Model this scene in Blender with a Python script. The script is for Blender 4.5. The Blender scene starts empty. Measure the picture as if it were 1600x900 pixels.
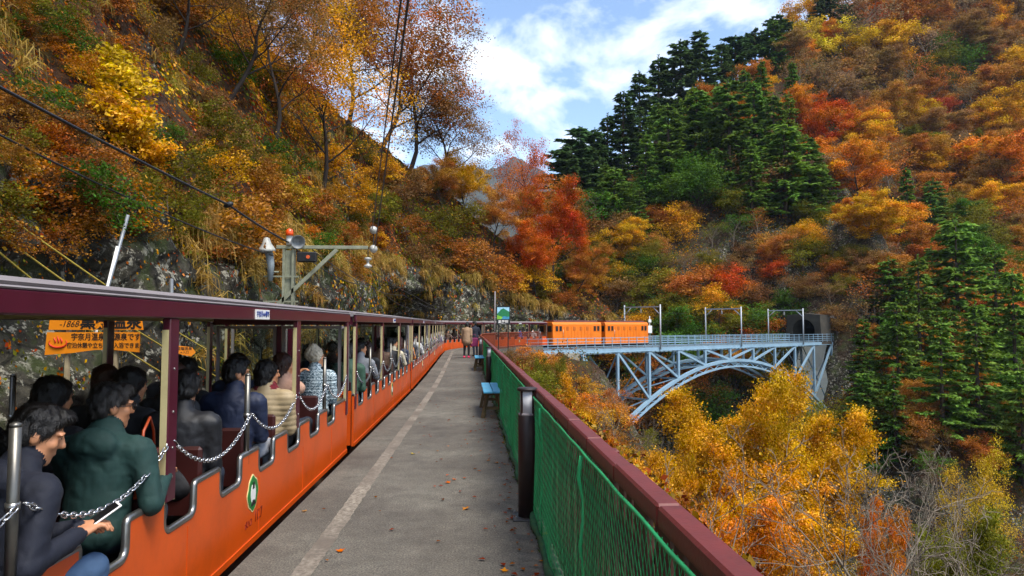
import bpy, bmesh, math, random, os
import numpy as np
from mathutils import Vector, Matrix, noise
from mathutils.bvhtree import BVHTree

SC = bpy.context.scene
COL = SC.collection
R = math.radians
TAU = 2 * math.pi

# ------------------------------------------------------------------ camera
FPX = 1089.0                       # focal length in pixels of a 1600 wide picture
CAM_P = Vector((0.0, 0.0, 1.55))
YAW, PITCH = math.atan(50 / FPX), math.atan(57 / FPX)
cam = bpy.data.cameras.new('camera')
cam.sensor_width = 36.0
cam.lens = FPX / 1600 * 36
cam.clip_start, cam.clip_end = 0.05, 9000
cam_o = bpy.data.objects.new('camera', cam)
cam_o.location = CAM_P
cam_o.rotation_euler = (R(90) + PITCH, 0, -YAW)
COL.objects.link(cam_o)
SC.camera = cam_o
CAM_M = cam_o.rotation_euler.to_matrix()

# ------------------------------------------------------------------ sky and sun
SUN_EL, SUN_AZ = R(60), R(138)     # azimuth measured from +Y (into the valley) towards +X
w = bpy.data.worlds.new('World')
SC.world = w
w.use_nodes = True
wn, wl = w.node_tree.nodes, w.node_tree.links
wn.clear()
out = wn.new('ShaderNodeOutputWorld')
bg = wn.new('ShaderNodeBackground')
bg.inputs['Strength'].default_value = 0.14
sky = wn.new('ShaderNodeTexSky')
sky.sky_type = 'NISHITA'
sky.sun_disc = False
sky.sun_elevation = SUN_EL
sky.sun_rotation = SUN_AZ
sky.air_density, sky.dust_density, sky.ozone_density = 1.0, 0.6, 1.5
tc = wn.new('ShaderNodeTexCoord')
sep = wn.new('ShaderNodeSeparateXYZ')
wl.new(tc.outputs['Generated'], sep.inputs[0])
zp = wn.new('ShaderNodeMath'); zp.operation = 'ADD'; zp.inputs[1].default_value = 0.22
wl.new(sep.outputs['Z'], zp.inputs[0])
zm = wn.new('ShaderNodeMath'); zm.operation = 'MAXIMUM'; zm.inputs[1].default_value = 0.06
wl.new(zp.outputs[0], zm.inputs[0])
comb = wn.new('ShaderNodeCombineXYZ')
for ax in ('X', 'Y'):
    dv = wn.new('ShaderNodeMath'); dv.operation = 'DIVIDE'
    wl.new(sep.outputs[ax], dv.inputs[0]); wl.new(zm.outputs[0], dv.inputs[1])
    wl.new(dv.outputs[0], comb.inputs[ax])
mapn = wn.new('ShaderNodeMapping')
mapn.inputs['Location'].default_value = (3.1, 1.72, 0)
mapn.inputs['Scale'].default_value = (1.9, 1.5, 1)
wl.new(comb.outputs[0], mapn.inputs[0])
cn = wn.new('ShaderNodeTexNoise')
cn.inputs['Scale'].default_value = 2.3
cn.inputs['Detail'].default_value = 7
cn.inputs['Roughness'].default_value = 0.55
cn.inputs['Distortion'].default_value = 0.25
wl.new(mapn.outputs[0], cn.inputs['Vector'])
cr = wn.new('ShaderNodeValToRGB')
cr.color_ramp.elements[0].position = 0.46
cr.color_ramp.elements[1].position = 0.74
wl.new(cn.outputs['Fac'], cr.inputs[0])
mixc = wn.new('ShaderNodeMix'); mixc.data_type = 'RGBA'
wl.new(cr.outputs[0], mixc.inputs['Factor'])
wl.new(sky.outputs[0], mixc.inputs['A'])
mixc.inputs['B'].default_value = (7.2, 7.35, 7.6, 1)      # sunlit cloud, in the sky's own units
wl.new(mixc.outputs['Result'], bg.inputs['Color'])
wl.new(bg.outputs[0], out.inputs['Surface'])

sun = bpy.data.lights.new('sun', 'SUN')
sun.energy = 2.7
sun.angle = R(24)
sun.color = (1.0, 0.95, 0.87)
sun_o = bpy.data.objects.new('sun', sun)
sd = Vector((math.sin(SUN_AZ) * math.cos(SUN_EL), math.cos(SUN_AZ) * math.cos(SUN_EL), math.sin(SUN_EL)))
sun_o.rotation_euler = (-sd).to_track_quat('-Z', 'Y').to_euler()
sun_o.location = (40, -40, 60)
COL.objects.link(sun_o)

vs = SC.view_settings
vs.view_transform = 'Standard'
vs.look = 'None'
vs.exposure = 1.0
vs.gamma = 1
vs.use_curve_mapping = False
SC.cycles.use_denoising = True
SC.cycles.use_adaptive_sampling = True
SC.cycles.adaptive_threshold = 0.02
SC.cycles.max_bounces = 6
SC.cycles.diffuse_bounces = 3
SC.cycles.glossy_bounces = 2
SC.cycles.transmission_bounces = 3
SC.cycles.transparent_max_bounces = 6
SC.cycles.volume_bounces = 0
SC.cycles.caustics_reflective = False
SC.cycles.caustics_refractive = False

# ------------------------------------------------------------------ pixel helpers
def ray(px, py):
    return (CAM_M @ Vector(((px - 800) / FPX, -(py - 450) / FPX, -1.0)))
def at(px, py, Y):
    d = ray(px, py)
    return CAM_P + d * ((Y - CAM_P.y) / d.y)
def proj(p):
    v = CAM_M.transposed() @ (Vector(p) - CAM_P)
    return (800 + FPX * v.x / -v.z, 450 - FPX * v.y / -v.z)

# ------------------------------------------------------------------ objects
def link(name, data, parent=None, label=None, cat=None, group=None, kind=None, loc=None, rot=None):
    o = bpy.data.objects.new(name, data)
    COL.objects.link(o)
    if parent is not None:
        o.parent = parent; KIDS.setdefault(parent.name, []).append(o)
    if loc is not None: o.location = loc
    if rot is not None: o.rotation_euler = rot
    tag(o, label, cat, group, kind)
    return o
def tag(o, label=None, cat=None, group=None, kind=None):
    if label: o['label'] = label
    if cat: o['category'] = cat
    if group: o['group'] = group
    if kind: o['kind'] = kind
    return o
def copy_tree(o, parent=None):
    c = o.copy(); COL.objects.link(c)
    if parent is not None: c.parent = parent
    for ch in KIDS.get(o.name, ()): copy_tree(ch, c)
    return c
KIDS = {}

def fast_mesh(name, v, f, mat=None, smooth=False, mats=None, fmat=None):
    v = np.asarray(v, dtype=np.float32); f = np.asarray(f, dtype=np.int32)
    me = bpy.data.meshes.new(name)
    n, k = f.shape
    me.vertices.add(len(v)); me.vertices.foreach_set('co', v.ravel())
    me.loops.add(n * k); me.loops.foreach_set('vertex_index', f.ravel())
    me.polygons.add(n); me.polygons.foreach_set('loop_start', np.arange(0, n * k, k, dtype=np.int32))
    if smooth: me.polygons.foreach_set('use_smooth', np.ones(n, dtype=bool))
    for m in (mats or ([mat] if mat else [])): me.materials.append(m)
    if fmat is not None: me.polygons.foreach_set('material_index', np.asarray(fmat, dtype=np.int32))
    me.update(calc_edges=True)
    return me

class MB:
    """collects shapes into one mesh"""
    def __init__(s): s.v = []; s.f = []; s.sm = []
    def add(s, vs_, fs, smooth=False):
        b = len(s.v); s.v.extend(vs_); s.f.extend([tuple(b + i for i in q) for q in fs]); s.sm.extend([smooth] * len(fs)); return s
    def box(s, c, d, rot=None):
        x, y, z = d[0] / 2, d[1] / 2, d[2] / 2
        vv = [Vector((i * x, j * y, k * z)) for i in (-1, 1) for j in (-1, 1) for k in (-1, 1)]
        if rot is not None: vv = [rot @ q for q in vv]
        c = Vector(c)
        return s.add([q + c for q in vv], [(0, 1, 3, 2), (4, 6, 7, 5), (0, 4, 5, 1), (2, 3, 7, 6), (0, 2, 6, 4), (1, 5, 7, 3)])
    def bar(s, a, b, wd, ht, up=(0, 0, 1)):
        a, b = Vector(a), Vector(b); d = b - a; L = d.length; d.normalize()
        u = Vector(up)
        if abs(d.dot(u)) > 0.98: u = Vector((1, 0, 0))
        x = d.cross(u).normalized(); z = x.cross(d)
        return s.box((a + b) / 2, (wd, L, ht), Matrix((x, d, z)).transposed())
    def tube(s, pts, rad, n=8, cap=True, smooth=True):
        pts = [Vector(p) for p in pts]; m = len(pts)
        if not isinstance(rad, (list, tuple)): rad = [rad] * m
        vv, ff = [], []
        t0 = (pts[1] - pts[0]).normalized()
        ref = Vector((0, 0, 1)) if abs(t0.z) < 0.9 else Vector((1, 0, 0))
        x = t0.cross(ref).normalized()
        for i, p in enumerate(pts):
            t = (pts[min(i + 1, m - 1)] - pts[max(i - 1, 0)])
            if t.length < 1e-9: t = t0
            t.normalize()
            x = (x - t * x.dot(t))
            x = x.normalized() if x.length > 1e-6 else t.orthogonal().normalized()
            y = t.cross(x)
            for k in range(n):
                a = TAU * k / n
                vv.append(p + (x * math.cos(a) + y * math.sin(a)) * rad[i])
        for i in range(m - 1):
            for k in range(n):
                k2 = (k + 1) % n
                ff.append((i * n + k, i * n + k2, (i + 1) * n + k2, (i + 1) * n + k))
        s.add(vv, ff, smooth)
        if cap:
            b = len(s.v) - m * n
            s.f.append(tuple(b + k for k in range(n))[::-1]); s.sm.append(False)
            s.f.append(tuple(b + (m - 1) * n + k for k in range(n))); s.sm.append(False)
        return s
    def prism(s, outline, a, b, axis='x'):
        """outline: 2-D points; extruded from a to b along axis. x: (y,z)  y: (x,z)  z: (x,y)"""
        def mk(u, v_, h): return {'x': Vector((h, u, v_)), 'y': Vector((u, h, v_)), 'z': Vector((u, v_, h))}[axis]
        n = len(outline)
        vv = [mk(u, v_, a) for u, v_ in outline] + [mk(u, v_, b) for u, v_ in outline]
        ff = [tuple(range(n)), tuple(range(2 * n - 1, n - 1, -1))]
        ff += [(i, i + n, (i + 1) % n + n, (i + 1) % n) for i in range(n)]
        return s.add(vv, ff)
    def lathe(s, prof, c=(0, 0, 0), n=16, smooth=True):
        """prof: (r, z) from bottom to top"""
        c = Vector(c); vv, ff = [], []
        for r, z in prof:
            for k in range(n):
                a = TAU * k / n; vv.append(c + Vector((r * math.cos(a), r * math.sin(a), z)))
        m = len(prof)
        for i in range(m - 1):
            for k in range(n):
                k2 = (k + 1) % n; ff.append((i * n + k, i * n + k2, (i + 1) * n + k2, (i + 1) * n + k))
        s.add(vv, ff, smooth)
        b = len(s.v) - m * n
        if prof[0][0] > 1e-4: s.f.append(tuple(b + k for k in range(n))[::-1]); s.sm.append(False)
        if prof[-1][0] > 1e-4: s.f.append(tuple(b + (m - 1) * n + k for k in range(n))); s.sm.append(False)
        return s
    def xform(s, M):
        s.v = [M @ Vector(q) for q in s.v]; return s
    def mesh(s, name, mat=None, bevel=0.0):
        me = bpy.data.meshes.new(name)
        me.from_pydata([tuple(q) for q in s.v], [], s.f)
        if mat: me.materials.append(mat)
        bm = bmesh.new(); bm.from_mesh(me)
        bmesh.ops.recalc_face_normals(bm, faces=bm.faces)
        if bevel > 0:
            es = [e for e in bm.edges if len(e.link_faces) == 2 and e.calc_face_angle(0) > 0.6]
            bmesh.ops.bevel(bm, geom=es, offset=bevel, segments=1, affect='EDGES', clamp_overlap=True)
        bm.to_mesh(me); bm.free()
        if bevel <= 0: me.polygons.foreach_set('use_smooth', s.sm)
        me.update()
        return me
    def build(s, name, mat, parent=None, bevel=0.0, **kw):
        return link(name, s.mesh(name, mat, bevel), parent, **kw)

# ------------------------------------------------------------------ materials
def nodes(name):
    m = bpy.data.materials.new(name); m.use_nodes = True
    n, l = m.node_tree.nodes, m.node_tree.links
    return m, n, l, n['Principled BSDF']
def rgb(h):
    h = h.lstrip('#'); c = [int(h[i:i + 2], 16) / 255 for i in (0, 2, 4)]
    return tuple(x / 12.92 if x <= 0.04045 else ((x + 0.055) / 1.055) ** 2.4 for x in c)
def mixn(n, l, fac, a, b, blend='MIX'):
    x = n.new('ShaderNodeMix'); x.data_type = 'RGBA'; x.blend_type = blend
    for k, s_ in ((fac, 'Factor'), (a, 'A'), (b, 'B')):
        if hasattr(k, 'is_linked'): l.new(k, x.inputs[s_])
        elif s_ == 'Factor': x.inputs[s_].default_value = k
        else: x.inputs[s_].default_value = (*k[:3], 1)
    return x.outputs['Result']
def noisen(n, l, scale, detail=4, rough=0.55, coord='Object', vec=None, dist=0):
    if vec is None:
        t = n.new('ShaderNodeTexCoord'); vec = t.outputs[coord]
    x = n.new('ShaderNodeTexNoise'); x.inputs['Scale'].default_value = scale
    x.inputs['Detail'].default_value = detail; x.inputs['Roughness'].default_value = rough
    x.inputs['Distortion'].default_value = dist
    l.new(vec, x.inputs['Vector']); return x.outputs['Fac']
def rampn(n, l, fac, stops):
    x = n.new('ShaderNodeValToRGB'); e = x.color_ramp.elements
    while len(e) < len(stops): e.new(0.5)
    for q, (p, c) in zip(e, stops):
        q.position = p; q.color = (*c[:3], 1) if hasattr(c, '__len__') else (c, c, c, 1)
    l.new(fac, x.inputs[0]); return x.outputs[0]
def bumpn(n, l, h, strength=0.3, dist=0.02):
    b = n.new('ShaderNodeBump'); b.inputs['Strength'].default_value = strength; b.inputs['Distance'].default_value = dist
    l.new(h, b.inputs['Height']); return b.outputs[0]
MATS = {}
def paint(name, col, rough=0.5, metal=0.0, var=0.12, scale=6.0, bump=0.0, dirt=None, dirt_amt=0.4, spec=0.5, objcol=False, fine=None):
    """plain surface with soft mottling, optional dirt patches and fine relief"""
    if name in MATS: return MATS[name]
    m, n, l, b = nodes(name)
    f = noisen(n, l, scale, 5, 0.6)
    if objcol:
        oi = n.new('ShaderNodeObjectInfo'); base = oi.outputs['Color']
        c = mixn(n, l, 1.0, base, rampn(n, l, f, [(0.3, 1 - var * 1.5), (0.7, 1.0)]), 'MULTIPLY')
    else:
        c = rampn(n, l, f, [(0.3, [x * (1 - var) for x in col]), (0.7, [min(1, x * (1 + var)) for x in col])])
    if dirt:
        g = rampn(n, l, noisen(n, l, scale * 0.6, 8, 0.7, dist=0.4), [(0.5, 0.0), (0.72, dirt_amt)])
        c = mixn(n, l, g, c, dirt)
    l.new(c, b.inputs['Base Color'])
    b.inputs['Roughness'].default_value = rough; b.inputs['Metallic'].default_value = metal
    b.inputs['Specular IOR Level'].default_value = spec
    if bump: l.new(bumpn(n, l, noisen(n, l, fine or scale * 8, 4, 0.6), bump, 0.01), b.inputs['Normal'])
    MATS[name] = m
    return m
def leafmat(name, amt=0.22, trans=0.35, noise_scale=0.5, alt=None, rough=0.65):
    """leaf: the object's own colour, varied leaf by leaf and clump by clump"""
    if name in MATS: return MATS[name]
    m, n, l, b = nodes(name)
    oi = n.new('ShaderNodeObjectInfo'); g = n.new('ShaderNodeNewGeometry')
    hs = n.new('ShaderNodeHueSaturation')
    l.new(oi.outputs['Color'], hs.inputs['Color'])
    def rng(src, lo, hi, dst):
        x = n.new('ShaderNodeMapRange'); x.inputs['To Min'].default_value = lo; x.inputs['To Max'].default_value = hi
        l.new(src, x.inputs['Value']); l.new(x.outputs[0], dst)
    cl = noisen(n, l, noise_scale, 2, 0.5)
    rng(cl, 0.5 - 0.05, 0.5 + 0.065, hs.inputs['Hue'])
    rng(g.outputs['Random Per Island'], 1 - amt * 2.2, 1 + amt * 1.6, hs.inputs['Value'])
    rng(g.outputs['Random Per Island'], 1.16, 0.95, hs.inputs['Saturation'])
    c = mixn(n, l, 1.0, hs.outputs[0], rampn(n, l, noisen(n, l, noise_scale * 2.3, 3, 0.6), [(0.32, 0.55), (0.5, 1.0), (0.68, 1.4)]), 'MULTIPLY')
    if alt is not None:
        w2 = n.new('ShaderNodeTexWhiteNoise'); w2.noise_dimensions = '1D'
        l.new(g.outputs['Random Per Island'], w2.inputs['W'])
        c = mixn(n, l, rampn(n, l, w2.outputs['Value'], [(alt[1], 0.0), (alt[1] + 0.1, 0.9)]), c, alt[0])
    n.remove(b)
    d = n.new('ShaderNodeBsdfDiffuse'); t = n.new('ShaderNodeBsdfTranslucent')
    l.new(c, d.inputs['Color']); l.new(c, t.inputs['Color'])
    mx = n.new('ShaderNodeMixShader'); mx.inputs[0].default_value = trans
    l.new(d.outputs[0], mx.inputs[1]); l.new(t.outputs[0], mx.inputs[2])
    l.new(mx.outputs[0], n['Material Output'].inputs['Surface'])
    MATS[name] = m
    return m
# ------------------------------------------------------------------ lattice noise on arrays
_P = np.random.RandomState(5).rand(64, 64, 64).astype(np.float32)
def vnoise(p):
    p = np.asarray(p, dtype=np.float64); i = np.floor(p).astype(int); f = p - i; f = f * f * (3 - 2 * f)
    i0, i1 = i % 64, (i + 1) % 64
    def g(a, b, c): return _P[(i1 if a else i0)[..., 0], (i1 if b else i0)[..., 1], (i1 if c else i0)[..., 2]]
    x, y, z = f[..., 0], f[..., 1], f[..., 2]
    a = g(0, 0, 0) * (1 - x) + g(1, 0, 0) * x; b = g(0, 1, 0) * (1 - x) + g(1, 1, 0) * x
    c = g(0, 0, 1) * (1 - x) + g(1, 0, 1) * x; d = g(0, 1, 1) * (1 - x) + g(1, 1, 1) * x
    return (a * (1 - y) + b * y) * (1 - z) + (c * (1 - y) + d * y) * z
def fbm(p, oct=4, lac=2.1, gain=0.5, ridged=False):
    p = np.asarray(p, dtype=np.float64); s, a, t = 0, 1.0, 0
    for k in range(oct):
        v = vnoise(p * lac ** k + 17.3 * k)
        if ridged: v = 1 - np.abs(2 * v - 1)
        s = s + a * v; t += a; a *= gain
    return s / t

# ------------------------------------------------------------------ the line of the track
_ds = 0.05
_S = np.arange(-12, 130, _ds)
def _head(s):
    h = np.where(s < 12, 0, np.where(s < 24, -1.2 * (s - 12) / 12, -1.2))
    return np.radians(np.where(s < 40.5, h, np.minimum(54.0, -1.2 + np.degrees((s - 40.5) / 22.0))))
_H = _head(_S)
_X = np.cumsum(np.sin(_H)) * _ds; _Y = np.cumsum(np.cos(_H)) * _ds
_i0 = int(np.argmin(np.abs(_S))); _X += -2.62 - _X[_i0]; _Y += -_Y[_i0]
def path(s, lat=0.0):
    """point of the track's centre line at distance s, moved lat to the right; and the heading"""
    x, y, h = np.interp(s, _S, _X), np.interp(s, _S, _Y), np.interp(s, _S, _H)
    return x + lat * np.cos(h), y - lat * np.sin(h), h
RAIL_Z = -0.58
S_BRIDGE = 62.0                      # where the bridge deck begins

# fence line on the gorge side of the platform
FENCE = [(0.63, -3.0), (0.575, 0.0), (0.17, 25.6), (0.02, 33.0), (0.10, 38.0), (0.85, 42.4), (2.3, 46.0), (4.4, 49.3)]
_fx = np.array([p[0] for p in FENCE]); _fy = np.array([p[1] for p in FENCE])
def fence_x(y): return float(np.interp(y, _fy, _fx))

# ------------------------------------------------------------------ materials of the land
def asphalt():
    m, n, l, b = nodes('asphalt')
    big = noisen(n, l, 0.55, 5, 0.65); mid = noisen(n, l, 5, 6, 0.7); fine = noisen(n, l, 75, 4, 0.8)
    c = rampn(n, l, big, [(0.3, rgb('#504a42')), (0.5, rgb('#635d53')), (0.7, rgb('#757064'))])
    c = mixn(n, l, 1.0, c, rampn(n, l, mid, [(0.3, 0.72), (0.7, 1.12)]), 'MULTIPLY')
    c = mixn(n, l, 1.0, c, rampn(n, l, fine, [(0.34, 0.35), (0.5, 0.95), (0.66, 1.7)]), 'MULTIPLY')
    cr_ = noisen(n, l, 1.3, 9, 0.75, dist=1.2)
    c = mixn(n, l, rampn(n, l, cr_, [(0.485, 0.0), (0.5, 0.35), (0.515, 0.0)]), c, rgb('#3c3730'))
    l.new(c, b.inputs['Base Color']); b.inputs['Roughness'].default_value = 0.82
    b.inputs['Specular IOR Level'].default_value = 0.3
    l.new(bumpn(n, l, fine, 0.5, 0.006), b.inputs['Normal'])
    return m
def worn_line():
    m, n, l, b = nodes('worn_line')
    f = noisen(n, l, 26, 6, 0.75)
    g = noisen(n, l, 1.1, 4, 0.6)
    c = rampn(n, l, f, [(0.38, rgb('#5f564b')), (0.52, rgb('#857b6c')), (0.7, rgb('#a69d8c'))])
    c = mixn(n, l, rampn(n, l, g, [(0.38, 0.0), (0.62, 0.9)]), c, rgb('#5f554a'))
    l.new(c, b.inputs['Base Color']); b.inputs['Roughness'].default_value = 0.85
    l.new(bumpn(n, l, f, 0.35, 0.006), b.inputs['Normal'])
    return m
def nz_col(n, l, sc):
    t = n.new('ShaderNodeTexCoord'); x = n.new('ShaderNodeTexNoise'); x.inputs['Scale'].default_value = sc; x.inputs['Detail'].default_value = 3; l.new(t.outputs['Object'], x.inputs['Vector']); return x.outputs['Color']
def rockmat():
    """attribute rock: 1 bare rock, 0 leaf mould"""
    m, n, l, b = nodes('rock_and_leaf_mould')
    at_ = n.new('ShaderNodeAttribute'); at_.attribute_name = 'rock'
    a = noisen(n, l, 0.9, 6, 0.65); fine = noisen(n, l, 7, 5, 0.75); lich = noisen(n, l, 3.4, 6, 0.8); big = noisen(n, l, 0.35, 4, 0.6)
    rock = rampn(n, l, a, [(0.3, rgb('#211e19')), (0.5, rgb('#45423a')), (0.7, rgb('#78725f'))])
    rock = mixn(n, l, 1.0, rock, rampn(n, l, fine, [(0.3, 0.35), (0.5, 0.9), (0.7, 1.35)]), 'MULTIPLY')
    vo = n.new('ShaderNodeTexVoronoi'); vo.feature = 'DISTANCE_TO_EDGE'; vo.inputs['Scale'].default_value = 1.5
    tco = n.new('ShaderNodeTexCoord'); l.new(mixn(n, l, 0.12, tco.outputs['Object'], nz_col(n, l, 2.2)), vo.inputs['Vector'])
    crack = rampn(n, l, vo.outputs['Distance'], [(0.0, 0.0), (0.06, 1.0)])
    rock = mixn(n, l, 1.0, rock, rampn(n, l, crack, [(0.0, 0.3), (1.0, 1.0)]), 'MULTIPLY')
    rock = mixn(n, l, rampn(n, l, lich, [(0.545, 0.0), (0.585, 0.9)]), rock, rgb('#c9c4b0'))
    rock = mixn(n, l, rampn(n, l, noisen(n, l, 1.4, 7, 0.7, dist=0.3), [(0.5, 0.0), (0.6, 0.85)]), rock, rgb('#46502a'))
    rock = mixn(n, l, rampn(n, l, big, [(0.42, 0.55), (0.55, 0.0)]), rock, rgb('#241f18'))
    soil = rampn(n, l, noisen(n, l, 3.2, 8, 0.7), [(0.3, rgb('#23180f')), (0.5, rgb('#412a18')), (0.68, rgb('#6a4625'))])
    soil = mixn(n, l, rampn(n, l, noisen(n, l, 0.7, 6, 0.65), [(0.47, 0.0), (0.62, 0.8)]), soil, rgb('#3f431c'))
    c = mixn(n, l, at_.outputs['Fac'], soil, rock)
    l.new(c, b.inputs['Base Color']); b.inputs['Roughness'].default_value = 0.9
    b.inputs['Specular IOR Level'].default_value = 0.2
    hh = n.new('ShaderNodeMath'); hh.operation = 'MULTIPLY_ADD'; l.new(crack, hh.inputs[0]); hh.inputs[1].default_value = 0.35; l.new(noisen(n, l, 5, 6, 0.8), hh.inputs[2])
    l.new(bumpn(n, l, hh.outputs[0], 1.0, 0.2), b.inputs['Normal'])
    return m
def ballastmat():
    m, n, l, b = nodes('ballast')
    v = n.new('ShaderNodeTexVoronoi'); v.inputs['Scale'].default_value = 16
    t = n.new('ShaderNodeTexCoord'); l.new(t.outputs['Object'], v.inputs['Vector'])
    c = rampn(n, l, v.outputs['Color'], [(0.1, rgb('#3b352e')), (0.6, rgb('#6b6358')), (0.95, rgb('#8a8174'))])
    l.new(c, b.inputs['Base Color']); b.inputs['Roughness'].default_value = 0.9
    l.new(bumpn(n, l, v.outputs['Distance'], 1.0, 0.05), b.inputs['Normal'])
    return m
M_ASPH, M_LINE, M_ROCK, M_BALLAST = asphalt(), worn_line(), rockmat(), ballastmat()
M_CONC = paint('weathered_concrete', rgb('#8b8577'), 0.85, var=0.25, scale=1.2, bump=0.4, dirt=rgb('#3f3c30'), dirt_amt=0.7)

# ------------------------------------------------------------------ platform
def strip(name, mat, left, right, z, ys, thick=0.0, across=1, **kw):
    v, f = [], []
    for y in ys:
        a, b_ = left(y), right(y)
        for k in range(across + 1):
            t = k / across; v.append((a[0] + (b_[0] - a[0]) * t, a[1] + (b_[1] - a[1]) * t, z))
    n = across + 1; m = len(ys)
    for i in range(m - 1):
        for k in range(across): f.append((i * n + k, i * n + k + 1, (i + 1) * n + k + 1, (i + 1) * n + k))
    if thick:
        b0 = len(v)
        v += [(x, y, zz - thick) for x, y, zz in v[:b0]]
        for i in range(m - 1):
            f.append((i * n, (i + 1) * n, (i + 1) * n + b0, i * n + b0))
            f.append((i * n + n - 1, i * n + n - 1 + b0, (i + 1) * n + n - 1 + b0, (i + 1) * n + n - 1))
        for i in (0, m - 1):
            f.append((i * n, i * n + n - 1, i * n + n - 1 + b0, i * n + b0))
    me = bpy.data.meshes.new(name); me.from_pydata(v, [], f); me.materials.append(mat); me.update()
    return link(name, me, **kw)
_ss = list(np.arange(-3, 52.01, 0.5))
def edge_l(s): x, y, h = path(s, 1.07); return (float(x), float(y))
def edge_r(s):
    x, y = edge_l(s)
    t = (s + 3) / 55.0
    yy = -3.0 + t * (49.3 + 3.0); return (fence_x(yy) + 0.07, yy)
platform = strip('platform', M_ASPH, edge_l, edge_r, 0.0, _ss, thick=0.62, across=6, kind='structure')
_lr = random.Random(8)
def line_l(s): x, y, h = path(s, 1.07 + 0.385 + _lr.uniform(-0.006, 0.006)); return (float(x), float(y))
def line_r(s): x, y, h = path(s, 1.07 + 0.515 + _lr.uniform(-0.007, 0.007)); return (float(x), float(y))
strip('platform_line_marking', M_LINE, line_l, line_r, 0.004, list(np.arange(-3, 46, 0.06)), kind='structure')
def bal_l(s): x, y, h = path(s, -2.3); return (float(x), float(y))
def bal_r(s): x, y, h = path(s, 1.3); return (float(x), float(y))
strip('ballast_bed', M_BALLAST, bal_l, bal_r, RAIL_Z - 0.13, list(np.arange(-8, S_BRIDGE + 1, 1.0)), across=4, kind='structure')

# ------------------------------------------------------------------ gorge and hills: one height field through surveyed points
ctl = []
def cp(px, py, Y): p = at(px, py, Y); ctl.append((p.x, p.y, p.z))
for q in [  # spur above the tunnel
    (880, 385, 104), (900, 360, 106), (960, 292, 116), (1040, 205, 128), (1100, 150, 136), (1200, 92, 150), (1290, 42, 166), (1400, -20, 190), (1550, -100, 220),
    (905, 430, 97), (930, 520, 90), (1000, 520, 88), (1100, 518, 87), (1200, 518, 86), (1260, 518, 85.5), (1330, 518, 85), (1290, 470, 87),
    (950, 440, 95), (1050, 420, 95), (1150, 415, 93), (1250, 420, 91), (1300, 370, 93), (1000, 340, 104), (1100, 320, 104), (1200, 290, 106), (1280, 250, 114),
    (1100, 225, 119), (1200, 160, 132), (1000, 270, 115), (1290, 130, 148),
    (900, 440, 135), (960, 400, 150), (1040, 330, 165), (1120, 240, 185), (1220, 150, 205), (1320, 60, 230),
    # slope on the right
    (1350, 450, 96), (1400, 400, 112), (1500, 300, 132), (1600, 250, 142), (1450, 200, 152), (1550, 100, 172), (1350, 170, 152), (1600, 0, 190), (1400, 300, 128), (1350, 350, 112),
    (1700, 200, 150), (1700, 0, 190), (1700, 420, 112), (1600, 420, 112), (1500, 450, 104),
    (1350, 600, 80), (1450, 600, 80), (1560, 600, 78), (1600, 700, 62), (1450, 760, 60), (1350, 720, 66), (1250, 660, 74), (1180, 610, 80), (1100, 570, 84), (1000, 560, 88), (930, 560, 90),
    (1250, 860, 54), (1100, 720, 62), (1000, 660, 66), (1400, 900, 47), (1600, 900, 42), (1700, 800, 45)]: cp(*q)
ctl += [(15, 80, -24), (24, 70, -30), (33, 58, -32), (42, 46, -34), (55, 30, -36), (70, 10, -36), (60, -15, -36), (4, 95, -16), (-10, 110, -8), (-30, 130, 2)]   # river bed
for y in (-15, 0, 12, 24, 36):                                         # bank under the platform
    for d, z in ((1.3, -0.7), (4, -3.6), (9, -9.5), (16, -17), (26, -27)):
        ctl.append((fence_x(y) + d, y, z))
ctl += [(2.6, 42, -0.9), (4.6, 46, -1.0), (6.5, 49.5, -1.2), (9.5, 53, -2.6), (12, 50, -9.0), (8.3, 56.8, -2.2), (11, 58, -8.5), (16, 55, -13), (15, 62, -14), (9, 64, -4.5), (12, 68, -14), (6, 67, -1.5), (3, 72, -3), (-6, 75, 0), (9, 44, -6), (20, 44, -20)]
ctl += [(-60, 60, 20), (-60, 100, 25), (-60, 160, 40), (-20, 200, 30), (0, 260, 15), (60, 300, 20), (140, 300, 90), (240, 300, 170), (240, 200, 130), (240, 120, 80), (200, 60, 40), (140, 20, -5), (240, -15, 10), (-40, 300, 30), (10, 130, 8), (-5, 150, 12)]
ctl = np.array(ctl)
_dd = np.linalg.norm(ctl[:, None, :2] - ctl[None, :, :2], axis=2)
_A = np.zeros((len(ctl) + 3,) * 2); _n = len(ctl)
_A[:_n, :_n] = _dd - np.eye(_n) * 0.6
_A[:_n, _n:] = np.c_[np.ones(_n), ctl[:, :2]]; _A[_n:, :_n] = _A[:_n, _n:].T
_w = np.linalg.solve(_A, np.r_[ctl[:, 2], 0, 0, 0])
def hfield(x, y):
    x, y = np.atleast_1d(x).astype(float), np.atleast_1d(y).astype(float)
    z = np.zeros_like(x)
    for k in range(0, len(x), 20000):
        xx, yy = x[k:k + 20000], y[k:k + 20000]
        dd = np.sqrt((xx[:, None] - ctl[:, 0]) ** 2 + (yy[:, None] - ctl[:, 1]) ** 2)
        z[k:k + 20000] = dd @ _w[:_n] + _w[_n] + _w[_n + 1] * xx + _w[_n + 2] * yy
    return z

# bridge line (track beyond the abutment)
_bx, _by, _bh = path(S_BRIDGE + 5)
B_DIR = Vector((math.sin(R(54)), math.cos(R(54)), 0)); B_N = Vector((math.cos(R(54)), -math.sin(R(54)), 0))   # along, and to the near side
_ox, _oy, _ = path(S_BRIDGE)
B_O = Vector((float(_ox), float(_oy), 0))
B_LEN = 43.0
def bpt(t, lat=0, z=0): return B_O + B_DIR * t + B_N * lat + Vector((0, 0, z))

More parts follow.
